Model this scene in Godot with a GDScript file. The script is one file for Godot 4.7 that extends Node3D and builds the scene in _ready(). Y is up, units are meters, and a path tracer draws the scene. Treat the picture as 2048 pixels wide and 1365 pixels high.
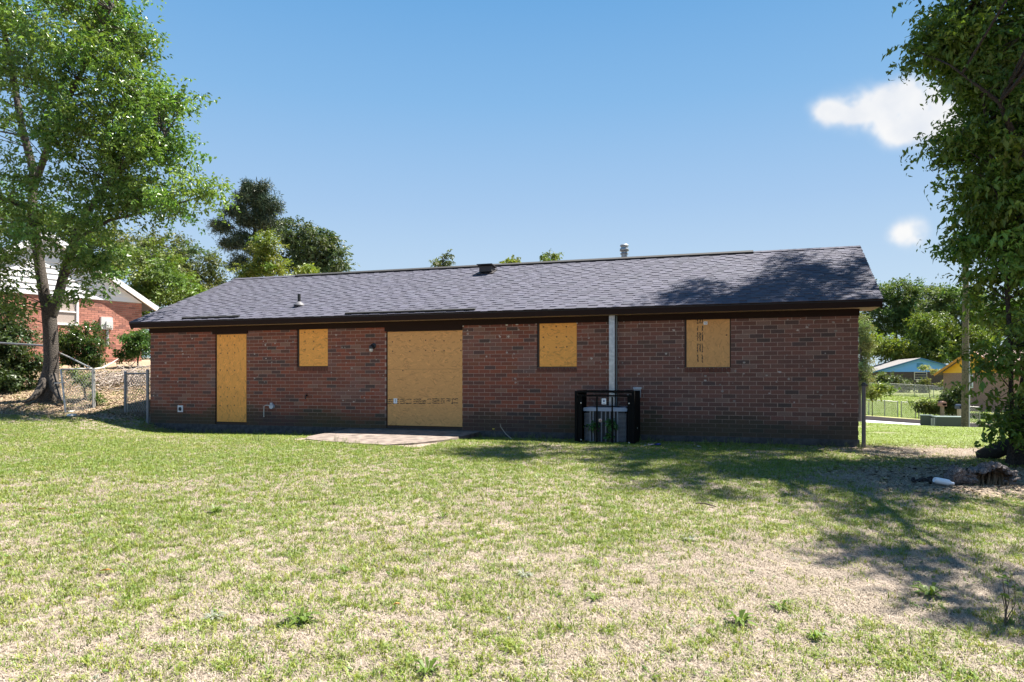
extends Node3D
# A boarded-up single-storey brick house seen from its back yard.

const F := 1365.0
const EYE := 1.08
const TH := deg_to_rad(17.33)
const LEN := 15.74
var rng := RandomNumberGenerator.new()
var house_at := Transform3D()
var used := {}
var leaf_sets := {}

# ---------------------------------------------------------------- mesh builder
class MB:
	var v := PackedVector3Array()
	var n := PackedVector3Array()
	var c := PackedColorArray()
	var uv := PackedVector2Array()
	var idx := PackedInt32Array()
	var col := Color.WHITE
	func quad(a: Vector3, b: Vector3, d: Vector3, e: Vector3, nn: Vector3, uvs := []) -> void:
		var k := v.size()
		v.append_array([a, b, d, e])
		for i in 4:
			n.append(nn)
			c.append(col)
			uv.append(uvs[i] if uvs.size() else Vector2.ZERO)
		if (b - a).cross(d - a).dot(nn) > 0.0:
			idx.append_array([k, k + 2, k + 1, k, k + 3, k + 2])
		else:
			idx.append_array([k, k + 1, k + 2, k, k + 2, k + 3])
	func tri(a: Vector3, b: Vector3, d: Vector3) -> void:
		var k := v.size()
		var nn := (b - a).cross(d - a).normalized()
		v.append_array([a, b, d])
		for i in 3:
			n.append(nn)
			c.append(col)
			uv.append(Vector2.ZERO)
		idx.append_array([k, k + 2, k + 1])
	func box(t: Transform3D, s: Vector3) -> void:
		var h := s * 0.5
		var p := []
		for i in 8:
			p.append(t * Vector3(h.x if i & 1 else -h.x, h.y if i & 2 else -h.y, h.z if i & 4 else -h.z))
		var b := t.basis
		quad(p[0], p[1], p[3], p[2], -b.z.normalized(), [Vector2(1, 1), Vector2(0, 1), Vector2(0, 0), Vector2(1, 0)])
		quad(p[4], p[5], p[7], p[6], b.z.normalized(), [Vector2(0, 1), Vector2(1, 1), Vector2(1, 0), Vector2(0, 0)])
		quad(p[0], p[4], p[6], p[2], -b.x.normalized())
		quad(p[1], p[5], p[7], p[3], b.x.normalized())
		quad(p[0], p[1], p[5], p[4], -b.y.normalized())
		quad(p[2], p[3], p[7], p[6], b.y.normalized())
	func bx(x0: float, x1: float, y0: float, y1: float, z0: float, z1: float) -> void:
		box(Transform3D(Basis(), Vector3((x0 + x1) * 0.5, (y0 + y1) * 0.5, (z0 + z1) * 0.5)), Vector3(x1 - x0, y1 - y0, z1 - z0))
	func bar(a: Vector3, b: Vector3, w: float, h: float) -> void:
		var z := (b - a).normalized()
		var up := Vector3.UP if absf(z.y) < 0.95 else Vector3.RIGHT
		var x := up.cross(z).normalized()
		box(Transform3D(Basis(x, z.cross(x), z), (a + b) * 0.5), Vector3(w, h, (b - a).length()))
	func tube(pts: Array, radii: Array, sides := 6, cap := true) -> void:
		var k0 := v.size()
		var m := pts.size()
		var x := Vector3.ZERO
		for i in m:
			var d: Vector3 = (pts[mini(i + 1, m - 1)] - pts[maxi(i - 1, 0)]).normalized()
			if i == 0:
				x = (Vector3.UP if absf(d.y) < 0.9 else Vector3.RIGHT).cross(d).normalized()
			else:
				x = (x - d * x.dot(d)).normalized()
			var y := d.cross(x)
			for j in sides:
				var a := TAU * j / sides
				var o := x * cos(a) + y * sin(a)
				v.append(pts[i] + o * radii[i])
				n.append(o)
				c.append(col)
				uv.append(Vector2(float(j) / sides, i))
		for i in m - 1:
			for j in sides:
				var a := k0 + i * sides + j
				var b := k0 + i * sides + (j + 1) % sides
				idx.append_array([a, a + sides, b, b, a + sides, b + sides])
		if cap:
			for e in [[0, -1.0], [m - 1, 1.0]]:
				var k := v.size()
				var q: int = k0 + e[0] * sides
				var d: Vector3 = ((pts[1] - pts[0]) if e[0] == 0 else (pts[m - 1] - pts[m - 2])).normalized() * e[1]
				for j in sides:
					v.append(v[q + j])
					n.append(d)
					c.append(col)
					uv.append(Vector2.ZERO)
				for j in range(1, sides - 1):
					if e[1] > 0:
						idx.append_array([k, k + j + 1, k + j])
					else:
						idx.append_array([k, k + j, k + j + 1])
	func lathe(at: Transform3D, prof: Array, sides := 16) -> void:
		var k0 := v.size()
		for i in prof.size():
			var p: Vector2 = prof[i]
			var t: Vector2 = prof[mini(i + 1, prof.size() - 1)] - prof[maxi(i - 1, 0)]
			for j in sides:
				var a := TAU * j / sides
				v.append(at * Vector3(p.x * cos(a), p.y, p.x * sin(a)))
				n.append((at.basis * Vector3(t.y * cos(a), -t.x, t.y * sin(a))).normalized())
				c.append(col)
				uv.append(Vector2.ZERO)
		for i in prof.size() - 1:
			for j in sides:
				var a := k0 + i * sides + j
				var b := k0 + i * sides + (j + 1) % sides
				idx.append_array([a, b, a + sides, b, b + sides, a + sides])
	func mesh(mat: Material) -> ArrayMesh:
		var m := ArrayMesh.new()
		var a := []
		a.resize(Mesh.ARRAY_MAX)
		a[Mesh.ARRAY_VERTEX] = v
		a[Mesh.ARRAY_NORMAL] = n
		a[Mesh.ARRAY_COLOR] = c
		a[Mesh.ARRAY_TEX_UV] = uv
		a[Mesh.ARRAY_INDEX] = idx
		m.add_surface_from_arrays(Mesh.PRIMITIVE_TRIANGLES, a)
		m.surface_set_material(0, mat)
		return m

# ---------------------------------------------------------------- naming helpers
func numbered(called: String, parent: Node) -> String:
	var key := str(parent.get_instance_id()) + called
	var k: int = used.get(key, 0)
	used[key] = k + 1
	return called if k == 0 else "%s_%03d" % [called, k]

func tag(o: Node, label := "", category := "", group := "", kind := "") -> Node:
	for e in [["label", label], ["category", category], ["group", group], ["kind", kind]]:
		if e[1] != "":
			o.set_meta(e[0], e[1])
	return o

func thing(called: String, label: String, category: String, at := Transform3D(), group := "") -> Node3D:
	var o := Node3D.new()
	o.name = numbered(called, self)
	o.transform = at
	add_child(o)
	tag(o, label, category, group)
	return o

func part(called: String, m: Mesh, parent: Node = self, label := "", kind := "") -> MeshInstance3D:
	var o := MeshInstance3D.new()
	o.name = numbered(called, parent)
	o.mesh = m
	parent.add_child(o)
	tag(o, label, "", "", kind)
	return o

func many(called: String, m: Mesh, xf: Array, tints: Array, parent: Node = self) -> MultiMeshInstance3D:
	var mm := MultiMesh.new()
	mm.transform_format = MultiMesh.TRANSFORM_3D
	mm.use_colors = true
	mm.mesh = m
	mm.instance_count = xf.size()
	for i in xf.size():
		mm.set_instance_transform(i, xf[i])
		mm.set_instance_color(i, tints[i])
	var o := MultiMeshInstance3D.new()
	o.name = numbered(called, parent)
	o.multimesh = mm
	parent.add_child(o)
	o.set_meta("kind", "stuff")
	return o

# a measured photo position and its distance from the camera -> a place in metres
func px(x: float, y: float, d: float) -> Vector3:
	return Vector3((x - 1024.0) / F * d, EYE + (758.0 - y) / F * d, -d)

func gp(x: float, d: float, lift := 0.0) -> Vector3:   # on the ground at photo column x, distance d
	var wx := (x - 1024.0) / F * d
	return Vector3(wx, ground_y(wx, d) + lift, -d)

func lin(pts: Array, t: float) -> float:
	if t <= pts[0].x:
		return pts[0].y
	for i in pts.size() - 1:
		if t < pts[i + 1].x:
			return lerpf(pts[i].y, pts[i + 1].y, smoothstep(0.0, 1.0, (t - pts[i].x) / (pts[i + 1].x - pts[i].x)) * 0.5 + (t - pts[i].x) / (pts[i + 1].x - pts[i].x) * 0.5)
	return pts[-1].y

var prof_r := [Vector2(-60, -0.3), Vector2(3, -0.27), Vector2(10, -0.09), Vector2(12.5, -0.085), Vector2(20, -0.5), Vector2(34, -1.28), Vector2(37.5, -1.46), Vector2(45.5, -1.46), Vector2(48, -1.28), Vector2(60, -1.0), Vector2(90, -0.25), Vector2(150, 0.0), Vector2(600, 2.0)]
var prof_l := [Vector2(-60, -0.3), Vector2(3, -0.27), Vector2(10, -0.09), Vector2(14.5, 0.0), Vector2(16.6, 0.13), Vector2(18.5, 0.5), Vector2(22, 1.25), Vector2(27, 1.75), Vector2(40, 2.0), Vector2(600, 2.2)]

func ground_y(x: float, d: float) -> float:
	var l := smoothstep(-7.5, -10.5, x - (0.0 if d < 30.0 else (d - 30.0) * 0.3))
	var y := lerpf(lin(prof_r, d), lin(prof_l, d), l)
	y -= 0.009 * clampf(x, -12.0, 9.0) * (1.0 - smoothstep(16.0, 30.0, d))
	y -= 0.062 * clampf(x - 20.5, -4.0, 25.0) * smoothstep(26.0, 36.0, d) * (1.0 - smoothstep(55.0, 80.0, d))
	return y

# ---------------------------------------------------------------- materials
func mat(c: Color, rough := 0.8, metal := 0.0) -> StandardMaterial3D:   # c is a linear base colour
	var m := StandardMaterial3D.new()
	m.albedo_color = c.linear_to_srgb()
	m.roughness = rough
	m.metallic = metal
	return m

func vmat(rough := 0.85) -> StandardMaterial3D:
	var m := StandardMaterial3D.new()
	m.vertex_color_use_as_albedo = true
	m.roughness = rough
	return m

func noise(freq: float, octaves := 4, s := 1) -> FastNoiseLite:
	var f := FastNoiseLite.new()
	f.noise_type = FastNoiseLite.TYPE_SIMPLEX_SMOOTH
	f.frequency = freq
	f.fractal_octaves = octaves
	f.seed = s
	return f

func ramp_tex(size: int, freq: float, octaves: int, s: int, lo: Color, hi: Color, mid := Color(-1, 0, 0)) -> ImageTexture:
	var src := noise(freq, octaves, s).get_seamless_image(size, size)
	var im := Image.create(size, size, false, Image.FORMAT_RGB8)
	for y in size:
		for x in size:
			var t := src.get_pixel(x, y).r
			var c := lo.lerp(hi, t)
			if mid.r >= 0.0:
				c = lo.lerp(mid, t * 2.0) if t < 0.5 else mid.lerp(hi, t * 2.0 - 1.0)
			im.set_pixel(x, y, c)
	return ImageTexture.create_from_image(im)

func grain(m: StandardMaterial3D, tex: Texture2D, per_metre: float, bump: Texture2D = null, cm := 0.3) -> StandardMaterial3D:
	m.albedo_texture = tex
	m.uv1_triplanar = true
	m.uv1_world_triplanar = true
	m.uv1_scale = Vector3.ONE * per_metre
	if bump:
		m.heightmap_enabled = true
		m.heightmap_texture = bump
		m.heightmap_scale = cm
	return m

# ---------------------------------------------------------------- foliage
func leaf_mat(c: Color, rough := 0.42, through := 0.9) -> StandardMaterial3D:
	var m := mat(c, rough)
	m.vertex_color_use_as_albedo = true
	m.cull_mode = BaseMaterial3D.CULL_DISABLED
	m.backlight_enabled = true
	m.backlight = Color(through, through, through * 0.7)
	return m

func sprig(count: int, length: float, leaf: float, wide: float, droop: float, m: Material, tuft := false) -> ArrayMesh:
	var b := MB.new()
	for i in count:
		var t := (i + 0.5) / count
		var p := Vector3(rng.randf_range(-0.12, 0.12), rng.randf_range(-0.1, 0.1), t - 0.5) * length
		var d := Vector3(rng.randfn(0, 0.8), rng.randfn(0, 0.55) - droop, rng.randfn(0.45, 0.6)).normalized()
		if tuft:
			p = Vector3(rng.randfn(0, 0.14), rng.randfn(0, 0.14), rng.randfn(0, 0.14)) * length
			d = (p.normalized() + Vector3(0, 0.5, 0)).normalized()
		var side := d.cross(Vector3(rng.randfn(0, 1), rng.randfn(0, 1) + 1.2, rng.randfn(0, 1))).normalized()
		var up := side.cross(d)
		var l := leaf * rng.randf_range(0.5, 1.4)
		var mid := p + d * l * 0.45
		var s := rng.randf_range(0.8, 1.2)
		b.col = Color(s, s * rng.randf_range(0.95, 1.05), s * rng.randf_range(0.8, 1.0))
		var tip := p + d * l - Vector3(0, 0.12 * l, 0)
		b.tri(p, mid + side * wide * l + up * l * 0.07, tip)
		b.tri(p, tip, mid - side * wide * l + up * l * 0.07)
	return b.mesh(m)

# blobs: [centre, radii, clumps]; a limb runs from the stem to every clump, sprigs sit round the clump
func plant(called: String, label: String, category: String, group: String, base: Vector3, stems: Array, blobs: Array, clump: float, per: int, sprigs: Array, bark: Material, limb := 0.03, tint := 0.25, share := 1.0, shell := 0.55) -> Node3D:
	var root := thing(called, label, category, Transform3D(Basis(), base), group)
	var tb := MB.new()
	var stem_pts := []
	for s in stems:
		var p := []
		for q in s[0]:
			p.append(q - base)
		tb.tube(p, s[1], 10)
		for i in p.size() - 1:
			for k in 4:
				stem_pts.append(p[i].lerp(p[i + 1], k / 4.0))
		stem_pts.append(p[-1])
	if stems.size():
		part("trunk", tb.mesh(bark), root)
	var lb := MB.new()
	var xf := []
	var tn := []
	for m in sprigs:
		xf.append([])
		tn.append([])
	var which := 0
	for bl in blobs:
		var c0: Vector3 = bl[0] - base
		var r: Vector3 = bl[1]
		for i in bl[2]:
			var dir := Vector3(rng.randfn(0, 1), rng.randfn(0, 1), rng.randfn(0, 1)).normalized()
			var c := c0 + dir * r * pow(rng.randf_range(shell * shell * shell, 1.0), 0.33)
			if stem_pts.size() and limb > 0.0 and rng.randf() < share:
				var best := Vector3.ZERO
				var bd := 1e9
				for q in stem_pts:
					var dd: float = (q - c).length() + maxf(0.0, q.y - c.y + 0.2) * 2.0
					if dd < bd:
						bd = dd
						best = q
				var mid := best.lerp(c, 0.5) + Vector3(rng.randfn(0, 0.12), 0.08 * bd, rng.randfn(0, 0.12)) * minf(bd * 0.4, 1.0)
				var ln := clampf(bd * 0.25, 0.5, 2.0)
				lb.tube([best, mid, c, c + dir * clump * 0.6], [limb * ln, limb * ln * 0.6, limb * 0.35, limb * 0.12], 5, false)
			var ct := rng.randfn(1.0, tint * 0.5)
			var yellow := rng.randfn(0.0, tint * 0.4)
			var n := int(per * rng.randf_range(0.6, 1.4))
			var cr := clump * rng.randf_range(0.7, 1.3)
			for k in n:
				var o := Vector3(rng.randfn(0, 0.5), rng.randfn(0, 0.34), rng.randfn(0, 0.5)) * cr
				var out := (o + dir * 0.5 * cr).normalized()
				var bz := (out + Vector3(rng.randfn(0, 0.5), rng.randfn(-0.15, 0.4), rng.randfn(0, 0.5))).normalized()
				var bxv := Vector3.UP.cross(bz)
				bxv = bxv.normalized() if bxv.length() > 0.05 else Vector3.RIGHT
				var sc := rng.randf_range(0.75, 1.25)
				var b := Basis(bxv, bz.cross(bxv), bz).scaled(Vector3.ONE * sc)
				xf[which].append(Transform3D(b, c + o))
				var g := maxf(0.35, ct + rng.randfn(0, tint * 0.35))
				tn[which].append(Color(g * (1.0 + yellow), g, g * (1.0 - yellow * 0.5)))
				which = (which + 1) % sprigs.size()
	if lb.v.size():
		part("branches", lb.mesh(bark), root)
	for i in sprigs.size():
		if xf[i].size():
			many("crown" if category == "tree" else "foliage", sprigs[i], xf[i], tn[i], root)
	return root

# ---------------------------------------------------------------- scene
func _ready() -> void:
	rng.seed = 4711
	# camera
	var cam := Camera3D.new()
	cam.name = "camera"
	add_child(cam)
	cam.position = Vector3(0, EYE, 0)
	cam.set_frustum(0.1, Vector2(0, 0.1 * (758.0 - 682.5) / F), 0.1, 1500.0)
	cam.current = true
	# sky, exposure
	var env := Environment.new()
	env.background_mode = Environment.BG_SKY
	env.sky = Sky.new()
	env.sky.sky_material = make_sky(3.35)
	env.tonemap_mode = Environment.TONE_MAPPER_LINEAR
	env.tonemap_exposure = 3.4
	env.sdfgi_enabled = true
	env.ssao_enabled = true
	env.ssil_enabled = true
	var we := WorldEnvironment.new()
	we.name = "world_environment"
	we.environment = env
	add_child(we)
	# sun: from the right of the camera, half way up
	var sun := DirectionalLight3D.new()
	sun.name = "sun"
	sun.light_energy = 1.6
	sun.light_color = Color(1.0, 0.97, 0.92)
	sun.light_angular_distance = 0.53
	sun.shadow_enabled = true
	var to_sun := Vector3(0.502, 1.0, -0.20).normalized()
	sun.basis = Basis.looking_at(-to_sun, Vector3.UP)
	add_child(sun)
	house_at = Transform3D(Basis(Vector3.UP, -TH), Vector3(-8.889, 0, -16.759))

	build_ground()
	build_house()
	build_patio()
	build_ac()
	build_left()
	build_right_far()
	build_trees()
	build_lawn()
	build_small()

func make_sky(k: float) -> PanoramaSkyMaterial:
	var w := 4096
	var h := 2048
	var im := Image.create(w, h, false, Image.FORMAT_RGBAF)
	var stops := [[-90.0, Color(0.30, 0.28, 0.22)], [-1.0, Color(0.30, 0.28, 0.22)], [0.0, Color(0.66, 0.80, 0.89)], [7.0, Color(0.54, 0.71, 0.885)], [14.0, Color(0.385, 0.585, 0.85)], [22.0, Color(0.242, 0.485, 0.805)], [31.0, Color(0.138, 0.38, 0.735)], [50.0, Color(0.085, 0.27, 0.60)], [90.0, Color(0.05, 0.18, 0.45)]]
	for y in h:
		var el := 90.0 - (y + 0.5) / h * 180.0
		var c: Color = stops[0][1]
		for i in stops.size() - 1:
			if el >= stops[i][0]:
				c = stops[i][1].lerp(stops[i + 1][1], clampf((el - stops[i][0]) / (stops[i + 1][0] - stops[i][0]), 0, 1))
		im.fill_rect(Rect2i(0, y, w, 1), Color(c.r / k, c.g / k, c.b / k))
	# clouds: [photo x, photo y, half width, half height, amount]
	var nz := noise(0.014, 6, 9)
	var puffs := [[1715, 222, 66, 36, 1.6], [1785, 212, 60, 46, 1.8], [1835, 205, 48, 46, 1.8], [1895, 232, 58, 46, 1.7], [1662, 226, 38, 26, 1.5], [1800, 258, 50, 36, 1.5], [1850, 262, 60, 26, 1.4], [1824, 466, 34, 30, 1.7], [1806, 474, 30, 18, 1.3],
		[2600, 120, 110, 50, 1.0], [2750, 150, 90, 40, 1.0], [-700, 250, 120, 45, 0.9], [-560, 235, 80, 40, 0.9]]
	for y in range(int(h * 0.3), int(h * 0.52)):
		for x in w:
			var az := (x + 0.5) / w * TAU
			if az > PI:
				az -= TAU
			if absf(az) > 1.2 or (az > -0.4 and az < 0.3):
				continue
			var el := PI / 2.0 - (y + 0.5) / h * PI
			var sx := 1024.0 + F * tan(az)
			var sy := 758.0 - F * tan(el) / cos(az)
			var a := 0.0
			for p in puffs:
				var q := Vector2((sx - p[0]) / p[2], (sy - p[1]) / p[3]).length_squared()
				if q < 9.0:
					a += p[4] * exp(-q * 1.1)
			if a < 0.02:
				continue
			a *= 0.9 + 0.8 * nz.get_noise_2d(sx, sy)
			a = smoothstep(0.06, 1.6, a)
			var base := im.get_pixel(x, y)
			var sh := clampf(0.35 + 0.9 * nz.get_noise_2d(sx * 0.6 + 300.0, sy * 0.6), 0.0, 1.0)
			var cl := Color(0.97, 0.965, 0.96).lerp(Color(0.80, 0.83, 0.89), sh) * (1.0 / k)
			im.set_pixel(x, y, base.lerp(cl, a * 0.95))
	var m := PanoramaSkyMaterial.new()
	m.panorama = ImageTexture.create_from_image(im)
	return m

# ---------------------------------------------------------------- ground, road
func axis(lo: float, a: float, b: float, hi: float, step: float) -> Array:
	var r := []
	var t := a
	while t <= b:
		r.append(t)
		t += step
	var s := step
	t = b
	while t < hi:
		s *= 1.3
		t = minf(t + s, hi)
		r.append(t)
	s = step
	t = a
	while t > lo:
		s *= 1.3
		t = maxf(t - s, lo)
		r.push_front(t)
	return r

func build_ground() -> void:
	var xs := axis(-500, -20, 36, 500, 0.5)
	var ds := axis(-60, 0, 62, 700, 0.5)
	var b := MB.new()
	var nz := noise(0.35, 4, 3)
	var zone := noise(0.09, 3, 5)
	for d in ds:
		for x in xs:
			var y := ground_y(x, d)
			if d < 34.0 and absf(x) < 25.0:
				y += nz.get_noise_2d(x * 2.0, d * 2.0) * 0.012
			b.v.append(Vector3(x, y, -d))
			var e := 0.3
			b.n.append(Vector3(ground_y(x - e, d) - ground_y(x + e, d), 2 * e, ground_y(x, d + e) - ground_y(x, d - e)).normalized())
			var c := Color(0.36, 0.295, 0.25)
			var far := smoothstep(30.0, 60.0, d)
			if x > 3.0 and d > 14.0:
				far = maxf(far, smoothstep(14.0, 20.0, d) * 0.75)
			c = c.lerp(Color(0.23, 0.27, 0.085), far)
			var bank := smoothstep(-9.0, -10.5, x) * smoothstep(16.2, 17.2, d)
			c = c.lerp(Color(0.46, 0.35, 0.24), bank)
			var damp := smoothstep(2.2, 0.0, Vector2(x - 6.3, (d - 8.6) * 1.2).length() - 1.0)
			c = c.lerp(Color(0.22, 0.17, 0.13), damp * 0.8)
			c = c * (1.0 + 0.25 * zone.get_noise_2d(x, d))
			b.c.append(Color(c.r, c.g, c.b))
			b.uv.append(Vector2(x, d) / 2.3)
	var w := xs.size()
	for j in ds.size() - 1:
		for i in w - 1:
			var k := j * w + i
			b.idx.append_array([k, k + w, k + 1, k + 1, k + w, k + w + 1])
	var m := vmat(0.95)
	m.albedo_texture = ramp_tex(768, 0.05, 6, 21, Color(0.42, 0.40, 0.37), Color(1, 1, 1), Color(0.86, 0.85, 0.84))
	m.heightmap_enabled = true
	m.heightmap_texture = ramp_tex(512, 0.06, 5, 22, Color.BLACK, Color.WHITE)
	m.heightmap_scale = 2.5
	tag(part("ground", b.mesh(m)), "", "", "", "structure")
	# road, gutter side kerb
	var rd := MB.new()
	var kb := MB.new()
	var vg := MB.new()
	var dir := Vector2(0.955, -0.297)
	var o := Vector2(20.5, 38.4)
	for k in range(-60, 60):
		var s0 := k * 1.5
		var s1 := s0 + 1.5
		var q := func(s: float, t: float, lift: float) -> Vector3:
			var p := o + dir * s + Vector2(0.297, 0.955) * t
			return Vector3(p.x, ground_y(p.x, p.y) + lift, -p.y)
		rd.quad(q.call(s0, 0.0, 0.012), q.call(s1, 0.0, 0.012), q.call(s1, 3.2, 0.03), q.call(s0, 3.2, 0.03), Vector3.UP)
		rd.quad(q.call(s0, 3.2, 0.03), q.call(s1, 3.2, 0.03), q.call(s1, 6.6, 0.012), q.call(s0, 6.6, 0.012), Vector3.UP)
		kb.quad(q.call(s0, 6.6, 0.0), q.call(s1, 6.6, 0.0), q.call(s1, 6.64, 0.26), q.call(s0, 6.64, 0.26), Vector3(0.0, 0.3, 1))
		kb.quad(q.call(s0, 6.64, 0.26), q.call(s1, 6.64, 0.26), q.call(s1, 6.85, 0.27), q.call(s0, 6.85, 0.27), Vector3.UP)
		vg.quad(q.call(s0, 6.85, 0.262), q.call(s1, 6.85, 0.262), q.call(s1, 11.5, 0.05), q.call(s0, 11.5, 0.05), Vector3.UP)
	var rm := grain(mat(Color.WHITE, 0.9), ramp_tex(256, 0.05, 5, 31, Color(0.62, 0.62, 0.65), Color(0.75, 0.75, 0.77)), 0.4)
	tag(part("road", rd.mesh(rm)), "", "", "", "structure")
	tag(part("kerb", kb.mesh(mat(Color(0.09, 0.075, 0.07), 0.95))), "", "", "", "structure")
	tag(part("verge", vg.mesh(grain(mat(Color.WHITE, 0.95), ramp_tex(256, 0.06, 5, 32, Color(0.42, 0.45, 0.22), Color(0.62, 0.60, 0.40)), 0.5))), "", "", "", "structure")

# ---------------------------------------------------------------- the brick house
var openings := [[1.93, 2.82, -0.2, 2.135], [4.18, 4.99, 1.345, 2.3], [6.44, 8.22, -0.2, 2.105], [9.84, 10.665, 1.305, 2.3], [12.745, 13.585, 1.29, 2.3]]
var brick_tones := [Color(0.282, 0.087, 0.052), Color(0.323, 0.095, 0.055), Color(0.253, 0.082, 0.051), Color(0.288, 0.102, 0.062), Color(0.231, 0.082, 0.055), Color(0.346, 0.101, 0.058), Color(0.144, 0.078, 0.063), Color(0.115, 0.072, 0.061), Color(0.173, 0.078, 0.058), Color(0.323, 0.161, 0.111)]

func brick_colour(s: float, y: float, stain: FastNoiseLite, bloom: FastNoiseLite) -> Color:
	var r := rng.randf()
	var k := rng.randi_range(0, 5)
	if r < 0.15:
		k = rng.randi_range(6, 8)
	elif r < 0.20:
		k = 9
	var c: Color = brick_tones[k]
	var right := smoothstep(9.5, 13.0, s)
	c = c.lerp(Color(c.get_luminance() * 1.35, c.get_luminance() * 0.92, c.get_luminance() * 0.80), right * 0.5)
	var b := smoothstep(0.12, 0.45, bloom.get_noise_2d(s, y * 1.2)) * (1.0 - right)
	c = c.lerp(Color(0.29, 0.175, 0.15), b * 0.5 * smoothstep(0.35, 0.8, y))
	var t := smoothstep(0.48, 0.16, y + stain.get_noise_2d(s * 2.0, y) * 0.28)
	var moss := clampf(0.5 + stain.get_noise_2d(s * 0.7 + 40.0, 3.0) * 1.4, 0.0, 1.0)
	return c.lerp(Color(0.058, 0.048, 0.042).lerp(Color(0.064, 0.064, 0.028), moss), t * 0.8)

func spans(y0: float, y1: float, a: float, b: float, holes: Array) -> Array:
	var r := [[a, b]]
	for o in holes:
		if o[2] < y1 - 0.002 and o[3] > y0 + 0.002:
			var nr := []
			for q in r:
				if o[1] <= q[0] or o[0] >= q[1]:
					nr.append(q)
				else:
					if o[0] > q[0] + 0.02:
						nr.append([q[0], o[0]])
					if o[1] < q[1] - 0.02:
						nr.append([o[1], q[1]])
			r = nr
	return r

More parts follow.
